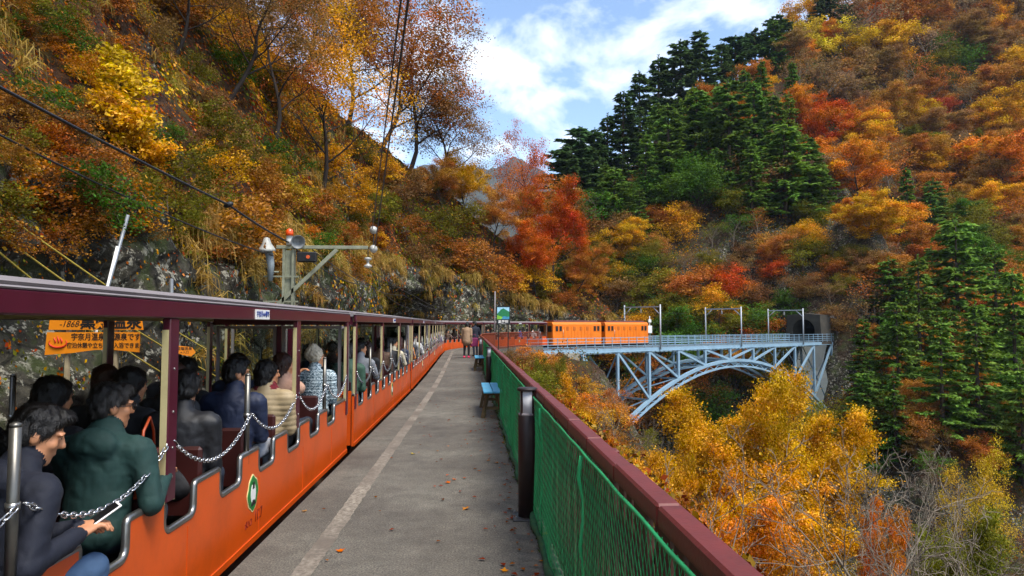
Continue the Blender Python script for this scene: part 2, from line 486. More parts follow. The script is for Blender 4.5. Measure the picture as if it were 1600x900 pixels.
gx, gy = np.arange(-60, 240, 0.9), np.arange(-15, 300, 0.9)
GX, GY = np.meshgrid(gx, gy)
gz = hfield(GX.ravel(), GY.ravel()).reshape(GX.shape)
P3 = np.stack([GX, GY, gz], -1)
far = np.clip((GY - 30) / 40, 0.15, 1)
crag = fbm(np.stack([GX / 9, GY / 9, gz / 14], -1), 4, ridged=True) - 0.5
gz = gz + far * (crag * 5.0 + (fbm(np.stack([GX / 2.6, GY / 2.6, gz / 4], -1), 3, ridged=True) - 0.5) * 1.8)
# keep the ground below the platform, the track and the bridge deck
fxx = np.interp(GY, _fy, _fx)
lat = GX - fxx
gz = np.where((GY < 49) & (lat < 1.2), np.minimum(gz, -0.75 - 0.3 * (lat > 0.3)), gz)
gz = np.where((GY < 49) & (lat >= 1.2) & (lat < 6), np.minimum(gz, -0.75 - 0.55 * (lat - 1.2)), gz)
tb = (GX - B_O.x) * B_DIR.x + (GY - B_O.y) * B_DIR.y
lb = (GX - B_O.x) * B_N.x + (GY - B_O.y) * B_N.y
gz = np.where((tb > -16) & (tb < B_LEN - 1.5) & (np.abs(lb) < 3.4), np.minimum(gz, -2.2), gz)
gz = np.where((tb > -14) & (tb < 2) & (np.abs(lb) < 7), np.minimum(gz, -1.2), gz)
cap = -9.0 + 2.2 * np.maximum(np.abs(lb - 1) - 4.5, 0) + 7 * np.maximum(tb - 43.6, 0) + 5 * np.maximum(8 - tb, 0)
gz = np.where((tb > 5) & (tb < 46) & (np.abs(lb) < 12), np.minimum(gz, cap), gz)
# cutting in which the tunnel mouth stands
wt = np.clip(1 - (np.abs(lb) - 2.6) / 3.0, 0, 1) * np.clip((tb - 41.5) / 2, 0, 1) * np.clip((62 - tb) / 8, 0, 1)
gz = gz * (1 - wt) + (np.maximum(tb - 42.5, -1) * 1.3 - 0.4) * wt
# the sheet of the near hill covers the ground left of the track
gz = np.where((GX < -1) & (GY < 58), -2.0, gz)
slope = np.hypot(*np.gradient(gz, 0.9))
rk = np.clip((slope - 1.05) * 1.1, 0, 1) * (fbm(np.stack([GX / 5, GY / 5, gz / 5], -1), 3) > 0.44)
rk = np.maximum(rk, 0.75 * np.exp(-(((GX - 43) / 16) ** 2 + ((GY - 93) / 9) ** 2)))
v = np.stack([GX.ravel(), GY.ravel(), gz.ravel()], 1)
ny, nx = GX.shape
ii = np.arange(ny * nx).reshape(ny, nx)
f = np.stack([ii[:-1, :-1], ii[:-1, 1:], ii[1:, 1:], ii[1:, :-1]], -1).reshape(-1, 4)
fc = v[f].mean(1)
ft = (fc[:, 0] - B_O.x) * B_DIR.x + (fc[:, 1] - B_O.y) * B_DIR.y; fl = (fc[:, 0] - B_O.x) * B_N.x + (fc[:, 1] - B_O.y) * B_N.y
f = f[~((ft > B_LEN - 2.5) & (ft < B_LEN + 14) & (np.abs(fl) < 1.9) & (fc[:, 2] < 2.6))]          # opening of the tunnel
me = fast_mesh('gorge_terrain', v, f, M_ROCK, smooth=True)
a_ = me.attributes.new('rock', 'FLOAT', 'POINT'); a_.data.foreach_set('value', rk.ravel().astype(np.float32))
terrain = link('gorge_terrain', me, kind='structure')
BVH_T = BVHTree.FromPolygons([tuple(q) for q in v], [tuple(q) for q in f])

# distant mountain
mx, my = np.meshgrid(np.linspace(-900, 1100, 160), np.linspace(900, 2600, 110))
mz = 385 * np.exp(-((mx - 60) / 330) ** 2 - ((my - 1850) / 520) ** 2) + 250 * np.exp(-((mx + 420) / 380) ** 2 - ((my - 1900) / 600) ** 2) + 480 * np.exp(-((mx - 700) / 330) ** 2 - ((my - 2100) / 500) ** 2) - 60
mz = mz + (fbm(np.stack([mx / 170, my / 170, mz / 300], -1), 5, ridged=True) - 0.5) * 170
mi = np.arange(mx.size).reshape(mx.shape)
M_MOUNT = paint('forested_mountain', rgb('#38382a'), 0.95, var=0.4, scale=0.02, dirt=rgb('#232c1c'), dirt_amt=0.8)
link('distant_mountain', fast_mesh('distant_mountain', np.stack([mx.ravel(), my.ravel(), mz.ravel()], 1), np.stack([mi[:-1, :-1], mi[:-1, 1:], mi[1:, 1:], mi[1:, :-1]], -1).reshape(-1, 4), M_MOUNT, smooth=True), kind='structure')
fl_ = 60.0
link('ground', fast_mesh('ground', [(-1500, -300, -fl_), (1700, -300, -fl_), (1700, 2900, -fl_), (-1500, 2900, -fl_)], [(0, 1, 2, 3)], M_MOUNT), kind='structure')

# ------------------------------------------------------------------ the near hillside left of the track: rock wall, then a steep leafy slope
hs_ = np.arange(-8, 80.01, 0.2)
HTOP = np.interp(hs_, [-8, 25, 35, 45, 55, 62, 70, 76, 80], [34, 34, 27, 20.5, 14.5, 9.0, 5.0, 1.5, -1.5])
HROCK = np.interp(hs_, [-8, 8, 18, 30, 42, 56, 63, 72, 80], [3.2, 3.4, 3.6, 4.2, 5.2, 5.4, 3.6, 1.6, -1.6]) + (fbm(np.stack([hs_ / 4, hs_ * 0, hs_ * 0], -1), 3) - 0.5) * 1.6
HROCK = np.minimum(HROCK, HTOP - 0.3)
NU0, NU1, NU2, NU3 = 6, 34, 84, 8
rows, zone = [], []
for k in range(NU0):
    t = k / NU0; rows.append((np.full_like(hs_, -1.9 - 0.75 * t), np.full_like(hs_, -0.74 + 0.2 * t))); zone.append(0.35)
for k in range(NU1):
    t = k / NU1; rows.append((-2.65 - 0.75 * t ** 1.5 + 0 * hs_, -0.54 + (HROCK + 0.54) * t)); zone.append(1.0)
for k in range(NU2):
    t = (k / NU2); z = HROCK + (HTOP - HROCK) * t; rows.append((-3.4 - (z - HROCK) / (1.42 + 0.4 * t), z)); zone.append(0.0)
b_d, b_z = rows[-1]
for k in range(NU3):
    t = (k + 1) / NU3; rows.append((b_d - 26 * t, b_z + 3 * t - 6 * t * t)); zone.append(0.0)
D = np.stack([r_[0] for r_ in rows]); Z = np.stack([r_[1] for r_ in rows]); ZN = np.repeat(np.array(zone)[:, None], len(hs_), 1)
SS = np.repeat(hs_[None], len(rows), 0)
PX, PY, PH = path(SS, D)
V = np.stack([PX, PY, Z], -1)
du = np.gradient(V, axis=0); dv_ = np.gradient(V, axis=1)
N_ = np.cross(du, dv_); N_ /= np.linalg.norm(N_, axis=2, keepdims=True) + 1e-9
if N_[60, 100, 2] < 0: N_ = -N_
rkd = (fbm(V / 1.7, 5, ridged=True) - 0.55) * 1.15 + (fbm(V / np.array([3.2, 3.2, 0.9]) + 9, 3, ridged=True) - 0.5) * 0.7
sld = (fbm(V / 4.0, 4) - 0.5) * 1.9 + (fbm(V / 1.1 + 3, 3) - 0.5) * 0.45
kz = np.clip((Z + 0.6) / 0.8, 0, 1)
zsm = np.clip((ZN + np.roll(ZN, 4, 0) + np.roll(ZN, -4, 0)) / 3, 0, 1)
disp = np.where(ZN > 0.5, rkd, sld * (1 - zsm) + rkd * zsm) * kz
# hollow under the overhang beside the curve
cave = np.exp(-((SS - 46.5) / 5.2) ** 8 - ((Z - 1.2) / 2.3) ** 8) * 5.0
disp = disp - np.where(ZN > 0.2, cave, cave * 0.2)
disp = np.where(D > -2.7, np.minimum(disp, 0.15), disp)
disp = np.clip(disp, -5.5, 0.62)
V = V + N_ * disp[..., None]
rock_a = np.clip(ZN + (fbm(V / 2.3, 3) - 0.5) * 0.9 * (ZN > 0.5) + 0.9 * (fbm(V / 3.1 + 40, 3) > 0.66) * (ZN < 0.5), 0, 1)
nr, ns = SS.shape
ii = np.arange(nr * ns).reshape(nr, ns)
f = np.stack([ii[:-1, :-1], ii[:-1, 1:], ii[1:, 1:], ii[1:, :-1]], -1).reshape(-1, 4)
me = fast_mesh('near_hillside', V.reshape(-1, 3), f, M_ROCK, smooth=True)
a_ = me.attributes.new('rock', 'FLOAT', 'POINT'); a_.data.foreach_set('value', rock_a.ravel().astype(np.float32))
hillside = link('near_hillside', me, kind='structure')
HV, HN, HZ = V, N_, ZN
BVH_H = BVHTree.FromPolygons([tuple(q) for q in V.reshape(-1, 3)], [tuple(q) for q in f])
def hit(px, py, which='T'):
    """where the sight line through a picture point meets the land"""
    d = ray(px, py).normalized()
    loc, nrm, idx, dist = (BVH_T if which == 'T' else BVH_H).ray_cast(CAM_P, d)
    return loc, nrm
# ------------------------------------------------------------------ train
M_ORANGE = paint('orange_car_paint', rgb('#d4520f'), 0.36, var=0.07, scale=1.6, bump=0.02, dirt=rgb('#8f3a12'), dirt_amt=0.55, fine=2.0)
M_LOCO = paint('orange_loco_paint', rgb('#e0740f'), 0.42, var=0.08, scale=1.5, dirt=rgb('#b5601a'), dirt_amt=0.3)
M_MAROON = paint('maroon_paint', rgb('#4c1426'), 0.28, var=0.12, scale=3, bump=0.02, dirt=rgb('#2c0d18'), dirt_amt=0.4)
M_LIP = paint('roof_edge_grey', rgb('#807878'), 0.65, var=0.12, scale=4, dirt=rgb('#6f6468'), dirt_amt=0.6)
M_CREAM = paint('cream_interior_paint', rgb('#b5a97c'), 0.5, var=0.1, scale=3, dirt=rgb('#8a7c55'), dirt_amt=0.5)
M_STEEL = paint('brushed_steel', rgb('#9a9792'), 0.32, metal=0.9, var=0.2, scale=9)
M_STEELD = paint('dull_dark_steel', rgb('#6f6c66'), 0.38, metal=0.8, var=0.2, scale=9)
M_CHROME = paint('chain_steel', rgb('#c4c4c6'), 0.22, metal=0.9, var=0.1, scale=9)
M_DARK = paint('dark_underframe', rgb('#211e1b'), 0.8, var=0.3, scale=4, dirt=rgb('#4a3a2c'), dirt_amt=0.5)
M_SEAT = paint('dark_red_seat_vinyl', rgb('#3a1512'), 0.45, var=0.2, scale=3, bump=0.1)
M_RAIL = paint('rail_steel', rgb('#6b5a4c'), 0.4, metal=0.7, var=0.3, scale=6)
M_WHITE = paint('white_enamel', rgb('#e8e6e0'), 0.4, var=0.04, scale=5)
M_BLACK = paint('black_enamel', rgb('#141414'), 0.45, var=0.2, scale=6)
M_BLUE_INK = paint('blue_lettering', rgb('#1c3a8a'), 0.5, var=0.05)
M_RED_INK = paint('dark_red_lettering', rgb('#7a1408'), 0.5, var=0.1)
M_EMB_GREEN = paint('emblem_green', rgb('#1c7a33'), 0.4, var=0.08)
M_EMB_CREAM = paint('emblem_cream', rgb('#ecdc9a'), 0.45, var=0.05)
def glassmat():
    m, n, l, b = nodes('window_glass'); n.remove(b)
    t = n.new('ShaderNodeBsdfTransparent'); t.inputs[0].default_value = (0.86, 0.9, 0.88, 1)
    g = n.new('ShaderNodeBsdfGlossy'); g.inputs['Roughness'].default_value = 0.03
    fr = n.new('ShaderNodeFresnel'); fr.inputs['IOR'].default_value = 1.55
    mx = n.new('ShaderNodeMixShader'); l.new(fr.outputs[0], mx.inputs[0]); l.new(t.outputs[0], mx.inputs[1]); l.new(g.outputs[0], mx.inputs[2])
    l.new(mx.outputs[0], n['Material Output'].inputs['Surface'])
    return m
M_GLASS = glassmat()

def text_obj(name, body, size, mat, M, parent=None, extrude=0.0015, align='CENTER', spacing=1.0, squeeze=1.0, bold=0.0, shear=0.0, **kw):
    """flat lettering as a mesh; M carries text space (x right, y up, z out) into its parent's space"""
    c = bpy.data.curves.new(name, 'FONT'); c.body = body; c.size = size; c.align_x = align; c.align_y = 'CENTER'
    c.extrude = extrude; c.space_character = spacing; c.resolution_u = 3; c.offset = bold; c.shear = shear
    o = bpy.data.objects.new('tmp', c); COL.objects.link(o)
    dg = bpy.context.evaluated_depsgraph_get()
    me = bpy.data.meshes.new_from_object(o.evaluated_get(dg)); me.name = name
    bpy.data.objects.remove(o); bpy.data.curves.remove(c)
    me.materials.clear(); me.materials.append(mat)
    me.transform(M @ Matrix.Diagonal((squeeze, 1, 1, 1)))
    return link(name, me, parent, **kw)
def frame_M(origin, x, y):
    x, y = Vector(x).normalized(), Vector(y).normalized(); z = x.cross(y)
    return Matrix(((x.x, y.x, z.x, origin[0]), (x.y, y.y, z.y, origin[1]), (x.z, y.z, z.z, origin[2]), (0, 0, 0, 1)))

CAR_L = 8.1; HL = CAR_L / 2
ROWS = [-3.5 + 0.82 * k for k in range(9)]
Z0 = -RAIL_Z                                   # shift: car parts are drawn from platform level, the car's root sits on the rail
def panel_profile():
    top, dep, hw = 0.58, 0.19, 0.21
    pts = [(-HL, top)]
    def arc(cx, cz, r, a0, a1, n=4):
        for i in range(n + 1):
            a = a0 + (a1 - a0) * i / n; pts.append((cx + r * math.cos(a), cz + r * math.sin(a)))
    for y in ROWS:
        arc(y - hw - 0.02, top - 0.02, 0.02, R(90), R(0), 2)
        arc(y - hw + 0.065, top - dep + 0.065, 0.065, R(180), R(270))
        arc(y + hw - 0.065, top - dep + 0.065, 0.065, R(270), R(360))
        arc(y + hw + 0.02, top - 0.02, 0.02, R(180), R(90), 2)
    pts.append((HL, top))
    return pts
PROF = panel_profile()

def link_mesh():
    mb = MB(); pts = []
    for i in range(12):
        a = TAU * i / 12; x = 0.0115 * math.cos(a); y = 0.0115 * math.sin(a) + (0.0115 if math.sin(a) > 0.01 else -0.0115 if math.sin(a) < -0.01 else 0)
        pts.append((x, y, 0))
    mb.tube(pts + [pts[0]], 0.0042, 5, cap=False)
    return mb.mesh('chain_link', M_CHROME)
LINK = link_mesh()
def chain_curve(a, b, sag, pitch=0.036):
    a, b = Vector(a), Vector(b); L = (b - a).length * (1 + 2.6 * (sag / (b - a).length) ** 2); n = int(L / pitch)
    out_ = []
    for i in range(n + 1):
        t = i / n; p = a.lerp(b, t); p.z -= sag * 4 * t * (1 - t)
        d = (b - a); d.z -= sag * 4 * (1 - 2 * t); out_.append((p, d.normalized()))
    return out_

def build_car():
    root = link('passenger_car', None)
    def part(mb, name, mat, parent=root, bevel=0.0, **kw): return mb.xform(Matrix.Translation((0, 0, Z0))).build(name, mat, parent, bevel, **kw)
    # sides
    for sx in (1, -1):
        mb = MB(); out_ = [(-HL, -0.12)] + PROF + [(HL, -0.12)]
        mb.prism(out_, sx * 0.852, sx * 0.882, 'x')
        p = part(mb, 'side_panel', M_ORANGE)
        mb = MB(); mb.tube([(sx * 0.867, y, z) for y, z in PROF], 0.0225, 6, smooth=True)
        part(mb, 'panel_edging', M_STEEL, p)
        for y in (-2.68, -1.36, 0.0, 1.36, 2.68):
            mb = MB(); mb.box((sx * 0.8835, y + 0.42, 0.12), (0.004, 0.012, 0.46)); part(mb, 'panel_joint', M_ORANGE, p)
        mb = MB(); mb.box((sx * 0.884, 0, -0.098), (0.012, CAR_L, 0.045)); part(mb, 'sill_strip', M_ORANGE, p)
        mb = MB(); mb.prism([(-HL + .02, -0.1), (-HL + .02, 0.3), (HL - .02, 0.3), (HL - .02, -0.1)], sx * 0.835, sx * 0.846, 'x')
        part(mb, 'inner_lining', M_MAROON, p)
        mb = MB(); mb.box((sx * 0.89, 0, 1.634), (0.035, CAR_L + 0.04, 0.097)); fa = part(mb, 'roof_fascia', M_MAROON, bevel=0.008)
        mb = MB(); mb.box((sx * 0.885, 0, 1.6885), (0.05, CAR_L + 0.06, 0.013)); part(mb, 'roof_edge', M_LIP, fa, bevel=0.006)
        mb = MB(); mb.box((sx * 0.857, 0, 1.625), (0.024, CAR_L - 0.1, 0.07)); part(mb, 'inner_beam', M_CREAM, fa)
        for y in (-3.97, -1.22, 1.5, 3.97):
            end = abs(y) > 3
            mb = MB(); mb.box((sx * 0.876, y, 1.075 if not end else 0.98), (0.046, 0.115 if not end else 0.09, 1.02 if not end else 1.2)); po = part(mb, 'post', M_MAROON, bevel=0.006)
            for fy in (-1, 1):
                mb = MB(); mb.box((sx * 0.874, y + fy * (0.062 if not end else 0.05), 1.04), (0.034, 0.008, 0.96)); part(mb, 'post_lining', M_CREAM, po)
            if not end:
                for zb in (0.7, 0.86, 1.06, 1.3):
                    mb = MB(); mb.lathe([(0.009, 0), (0.007, 0.006)], n=8); mb.xform(frame_M((sx * 0.899, y, zb), (0, 1, 0), (0, 0, 1)) @ Matrix.Identity(4)); part(mb, 'bolt', M_STEEL, po)
        for y in (-2.5, 0.15, 2.78):
            mb = MB(); mb.tube([(sx * 0.862, y, 0.5), (sx * 0.862, y, 1.165)], 0.021, 12); mb.lathe([(0.022, 0), (0.02, 0.012), (0.008, 0.018)], (sx * 0.862, y, 1.163), 12)
            st = part(mb, 'stanchion', M_STEELD)
            mb = MB(); mb.lathe([(0.026, 0), (0.026, 0.03)], (sx * 0.862, y, 0.85), 12); part(mb, 'collar', M_STEEL, st)
    # floor, roof, underframe
    mb = MB(); mb.box((0, 0, -0.09), (1.66, CAR_L - 0.04, 0.04)); part(mb, 'floor', M_DARK)
    mb = MB(); n = 14
    arc = [(-0.9 + 1.8 * i / n, 1.71 + 0.09 * math.sin(math.pi * i / n)) for i in range(n + 1)]
    mb.prism(arc + [(0.86, 1.662), (-0.86, 1.662)], -HL - 0.02, HL + 0.02, 'y'); part(mb, 'roof', M_LIP)
    mb = MB(); mb.box((0, 0, 1.65), (1.68, CAR_L - 0.12, 0.016)); ce = part(mb, 'ceiling', M_CREAM)
    for y in (-2.7, -1.36, 0, 1.36, 2.7):
        mb = MB(); mb.box((0, y, 1.626), (1.66, 0.05, 0.03)); part(mb, 'ceiling_rib', M_CREAM, ce)
    mb = MB(); mb.box((0, 0, -0.2), (1.3, CAR_L - 0.3, 0.16)); mb.box((0, 2.4, -0.36), (0.9, 1.5, 0.16)); mb.box((0, -2.4, -0.36), (0.9, 1.5, 0.16)); uf = part(mb, 'underframe', M_DARK)
    for y in (-2.9, -1.9, 1.9, 2.9):
        for x in (-0.4, 0.4):
            mb = MB(); mb.lathe([(0.05, -0.05), (0.24, -0.04), (0.27, -0.03), (0.24, 0.03), (0.05, 0.05)], n=18); mb.xform(Matrix.Translation((x, y, RAIL_Z + 0.24)) @ Matrix.Rotation(R(90), 4, 'Y')); part(mb, 'wheel', M_DARK, uf)
    # end walls
    for sy in (1, -1):
        mb = MB(); mb.box((0, sy * (HL - 0.03), 0.26), (1.68, 0.03, 0.74)); ew = part(mb, 'end_panel', M_ORANGE)
        mb = MB(); mb.box((0, sy * (HL - 0.055), 0.27), (1.64, 0.012, 0.66)); part(mb, 'end_lining', M_CREAM, ew)
        for x in (-0.42, 0.42):
            mb = MB(); z0, z1, hw, t = 0.645, 1.53, 0.38, 0.035; yy = sy * (HL - 0.03)
            mb.box((x - hw + t / 2, yy, (z0 + z1) / 2), (t, 0.04, z1 - z0)); mb.box((x + hw - t / 2, yy, (z0 + z1) / 2), (t, 0.04, z1 - z0))
            mb.box((x, yy, z0 + t / 2), (2 * hw - 2 * t, 0.04, t)); mb.box((x, yy, z1 - t / 2), (2 * hw - 2 * t, 0.04, t))
            wf = part(mb, 'window_frame', M_LIP)
            mb = MB(); mb.box((x, yy, (z0 + z1) / 2), (2 * hw - 2 * t, 0.006, z1 - z0 - 2 * t)); part(mb, 'window_pane', M_GLASS, wf)
        mb = MB(); mb.box((0, sy * (HL - 0.03), 1.07), (0.06, 0.05, 0.92)); part(mb, 'end_post', M_MAROON)
        mb = MB(); mb.box((0, sy * (HL - 0.03), 1.60), (1.70, 0.04, 0.11)); part(mb, 'end_beam', M_MAROON)
        mb = MB(); mb.bar((0, sy * HL, -0.2), (0, sy * (HL + 0.2), -0.2), 0.16, 0.14); mb.lathe([(0.12, 0), (0.12, 0.03)], n=14); part(MB().box((0, sy * (HL + 0.1), -0.2), (0.18, 0.26, 0.14)), 'coupler', M_DARK)
    # seats
    for y in ROWS:
        mb = MB(); mb.box((0, y - 0.08, 0.31), (1.6, 0.40, 0.09)); mb.box((0, y - 0.06, 0.1), (1.4, 0.05, 0.34)); se = part(mb, 'seat', M_SEAT, bevel=0.02)
        mb = MB(); mb.box((0, y - 0.31, 0.52), (1.6, 0.05, 0.46)); part(mb, 'backrest', M_SEAT, se, bevel=0.02)
    # destination plate and emblem
    mb = MB(); mb.box((0.912, 0.32, 1.628), (0.008, 0.34, 0.075)); pl = part(mb, 'destination_plate', M_WHITE)
    text_obj('plate_lettering', '宇奈月⇔欅平', 0.05, M_BLUE_INK, frame_M((0.918, 0.32, 1.628 + Z0), (0, 1, 0), (0, 0, 1)), pl)
    EM = (0.25, 0.26)
    def lobed(r, k): return [(EM[0] + r * (1 + k * math.cos(4 * a - 0.8) + 0.035 * math.cos(8 * a)) * math.cos(a) * 0.92, EM[1] + r * (1 + k * math.cos(4 * a - 0.8) + 0.035 * math.cos(8 * a)) * math.sin(a)) for a in [TAU * i / 48 for i in range(48)]]
    mb = MB(); mb.prism(lobed(0.135, 0.05), 0.882, 0.885, 'x'); em = part(mb, 'emblem', M_EMB_CREAM)
    mb = MB(); mb.prism(lobed(0.123, 0.05), 0.885, 0.888, 'x'); part(mb, 'emblem_field', M_EMB_GREEN, em)
    mb = MB(); mb.prism([(EM[0] + 0.058 * math.cos(a), EM[1] - 0.005 + 0.078 * math.sin(a)) for a in [TAU * i / 24 for i in range(24)]], 0.888, 0.890, 'x'); part(mb, 'emblem_disc', M_WHITE, em)
    mb = MB(); mb.prism([(EM[0] - 0.02, EM[1] + 0.035), (EM[0] + 0.022, EM[1] + 0.035), (EM[0] + 0.022, EM[1] + 0.085), (EM[0] - 0.02, EM[1] + 0.085)], 0.890, 0.892, 'x'); part(mb, 'emblem_figure_head', M_BLACK, em)
    mb = MB(); mb.prism([(EM[0] - 0.062, EM[1] - 0.088), (EM[0] + 0.062, EM[1] - 0.088), (EM[0] + 0.02, EM[1] - 0.05), (EM[0] - 0.02, EM[1] - 0.05)], 0.890, 0.892, 'x'); part(mb, 'emblem_figure_foot', M_BLACK, em)
    return root
CARS = []
S_CAR = [5.25 + 8.55 * k for k in range(7)]
def place_on_track(o, s, half):
    a, b_ = path(s - half * 0.62), path(s + half * 0.62)
    c = path(s)
    h = math.atan2(float(b_[0] - a[0]), float(b_[1] - a[1]))
    o.location = ((float(a[0] + b_[0]) / 2 + float(c[0])) / 2, (float(a[1] + b_[1]) / 2 + float(c[1])) / 2, RAIL_Z); o.rotation_euler = (0, 0, -h)
car0 = build_car()
words = ['nearest', 'second', 'third', 'fourth', 'fifth', 'sixth', 'seventh']
for k, s in enumerate(S_CAR):
    c = car0 if k == 0 else copy_tree(car0)
    place_on_track(c, s, HL)
    lab = {0: 'open-sided orange carriage with maroon roof, closest to the camera, numbered 1127',
           6: 'last orange open carriage before the locomotives, coupled behind them on the curve'}.get(k, f'{words[k]} orange open-sided carriage of the train, counted from the camera')
    tag(c, lab, 'train car', 'open carriages of the sightseeing train')
    CARS.append(c)
# the number on the nearest carriage, and its chains link by link
def cpart(name, data, parent, M):
    o = link(name, data, parent); o.matrix_local = M; return o
text_obj('number_lettering', '1127', 0.12, M_RED_INK, frame_M((0.8835, 0.40, 0.06 + Z0), (0, 1, 0), (0, 0, 1)), car0, squeeze=0.8)
text_obj('class_lettering', 'ボハフ', 0.066, M_RED_INK, frame_M((0.8835, 0.17, 0.045 + Z0), (0, 1, 0), (0, 0, 1)), car0, squeeze=0.85)
KN = [-3.97, -2.5, -1.22, 0.15, 1.5, 2.78, 3.97]
def zk(y): return 0.885 if y in (-1.22, 1.5) or abs(y) > 3 else 0.862
rng = random.Random(3)
for i in range(6):
    a = Vector((0.893, KN[i] + 0.04, zk(KN[i]) + Z0)); b_ = Vector((0.893, KN[i + 1] - 0.04, zk(KN[i + 1]) + Z0))
    sag = (0.15, 0.17, 0.2, 0.19, 0.2, 0.2)[i]
    ch = link('chain', None, car0); KIDS[car0.name].remove(ch)
    for k, (p, d) in enumerate(chain_curve(a, b_, sag)):
        side = Vector((1, 0, 0)) if k % 2 == 0 else d.cross(Vector((1, 0, 0)))
        side = side.normalized(); z = side.cross(d)
        M = Matrix(((side.x, d.x, z.x, p.x), (side.y, d.y, z.y, p.y), (side.z, d.z, z.z, p.z), (0, 0, 0, 1)))
        if a.y > -2.7 or True:
            o = bpy.data.objects.new('chain_link', LINK); COL.objects.link(o); o.parent = ch; o.matrix_local = M
cm = MB()
for i in range(6):
    a = Vector((0.893, KN[i] + 0.04, zk(KN[i]) + Z0)); b_ = Vector((0.893, KN[i + 1] - 0.04, zk(KN[i + 1]) + Z0))
    for k, (p, d) in enumerate(chain_curve(a, b_, 0.19, 0.036)):
        if k % 2 == 0: cm.bar(p - d * 0.02, p + d * 0.02, 0.03, 0.012)
        else: cm.bar(p - d * 0.02, p + d * 0.02, 0.012, 0.03)
cme = cm.mesh('chain', M_CHROME)
for c in CARS[1:]: link('chain', cme, c, kind='stuff')

def build_loco():
    root = link('electric_locomotive', None)
    def part(mb, name, mat, parent=root, bevel=0.0): return mb.xform(Matrix.Translation((0, 0, Z0))).build(name, mat, parent, bevel)
    L, W_ = 5.75, 0.9
    mb = MB(); mb.prism([(-W_, -0.2), (W_, -0.2), (W_, 1.55), (W_ - 0.12, 1.76), (-W_ + 0.12, 1.76), (-W_, 1.55)], -L / 2, L / 2, 'y'); body = part(mb, 'body', M_LOCO, bevel=0.03)
    mb = MB(); mb.prism([(-W_ + 0.1, 1.762), (W_ - 0.1, 1.762), (W_ - 0.3, 1.9), (-W_ + 0.3, 1.9)], -L / 2 + 0.3, L / 2 - 0.3, 'y'); part(mb, 'roof', paint('loco_roof_brown', rgb('#5a2a22'), 0.6), bevel=0.03)
    for sx in (1, -1):
        for y in (-2.45, -2.02, 2.02, 2.45):
            mb = MB(); mb.box((sx * (W_ + 0.004), y, 1.2), (0.03, 0.36, 0.5)); wf = part(mb, 'window_frame', M_LOCO, body)
            mb = MB(); mb.box((sx * (W_ + 0.012), y, 1.2), (0.03, 0.28, 0.42)); part(mb, 'window_pane', M_BLACK, body)
        for k in range(9):
            mb = MB(); mb.box((sx * (W_ + 0.008), -1.55 + k * 0.39, 0.62), (0.03, 0.035, 1.5)); part(mb, 'rib', M_LOCO, body)
        for k in range(4):
            mb = MB(); mb.box((sx * (W_ + 0.006), -1.36 + k * 0.78 + 0.15, 1.2), (0.02, 0.28, 0.34)); part(mb, 'louvre', paint('louvre_orange', rgb('#b05a14'), 0.5), body)
        mb = MB(); mb.tube([(sx * 0.94, -1.75, 0.2), (sx * 0.95, -1.75, 1.1)], 0.015, 6); part(mb, 'handrail', M_STEEL, body)
    for sy in (1, -1):
        for x in (-0.5, 0.5):
            mb = MB(); mb.box((x, sy * (L / 2 + 0.004), 1.18), (0.5, 0.03, 0.5)); part(mb, 'window_pane', M_BLACK, body)
        mb = MB(); mb.lathe([(0.11, 0), (0.12, 0.08), (0.1, 0.1)], n=14); mb.xform(Matrix.Translation((0, sy * (L / 2), 1.6)) @ Matrix.Rotation(R(-90) * sy, 4, 'X')); part(mb, 'headlight', M_WHITE, body)
        mb = MB(); mb.box((0, sy * (L / 2 + 0.12), -0.25), (1.5, 0.26, 0.12)); part(mb, 'buffer_beam', M_DARK)
    mb = MB(); mb.box((0, 0, -0.3), (1.5, L - 0.1, 0.2)); mb.box((0, 1.7, -0.42), (1.2, 1.5, 0.16)); mb.box((0, -1.7, -0.42), (1.2, 1.5, 0.16)); uf = part(mb, 'underframe', M_DARK)
    for y in (-2.2, -1.2, 1.2, 2.2):
        for x in (-0.42, 0.42):
            mb = MB(); mb.lathe([(0.05, -0.05), (0.24, -0.04), (0.24, 0.03), (0.05, 0.05)], n=16); mb.xform(Matrix.Translation((x, y, RAIL_Z + 0.24)) @ Matrix.Rotation(R(90), 4, 'Y')); part(mb, 'wheel', M_DARK, uf)
    mb = MB()
    for y in (-0.5, 0.5): mb.tube([(-0.45, y, 1.9), (-0.45, -y * 0.2, 2.06), (0.45, -y * 0.2, 2.06), (0.45, y, 1.9)], 0.015, 5)
    mb.tube([(-0.6, 0, 2.1), (0.6, 0, 2.1)], 0.02, 6); part(mb, 'pantograph', M_DARK)
    return root
loco0 = build_loco()
S_LOCO = [S_CAR[-1] + HL + 0.5 + 2.88, S_CAR[-1] + HL + 0.5 + 2.88 + 6.25]
for k, s in enumerate(S_LOCO):
    c = loco0 if k == 0 else copy_tree(loco0)
    place_on_track(c, s, 3.05)
    tag(c, ('orange electric locomotive coupled to the passenger carriages', 'leading orange electric locomotive out on the blue bridge')[k], 'locomotive', 'pair of orange locomotives')
# rails
rt = link('railway_track', None, label='narrow gauge railway track of two steel rails under the train', cat='railway track')
for sx in (-0.38, 0.38):
    pts = []
    for s in np.arange(-6, S_BRIDGE + B_LEN + 12, 1.0):
        x, y, h = path(s, sx); pts.append((float(x), float(y), RAIL_Z - 0.06))
    MB().tube(pts, 0.055, 4, smooth=False).build('rail', M_RAIL, rt)
sl = MB().box((0, 0, RAIL_Z - 0.16), (1.5, 0.2, 0.12)).mesh('sleeper', M_DARK)
for k, s in enumerate(np.arange(0.5, S_BRIDGE + B_LEN, 0.65)):
    x, y, h = path(s); link('sleeper', sl, rt, loc=(float(x), float(y), 0), rot=(0, 0, -float(h)))
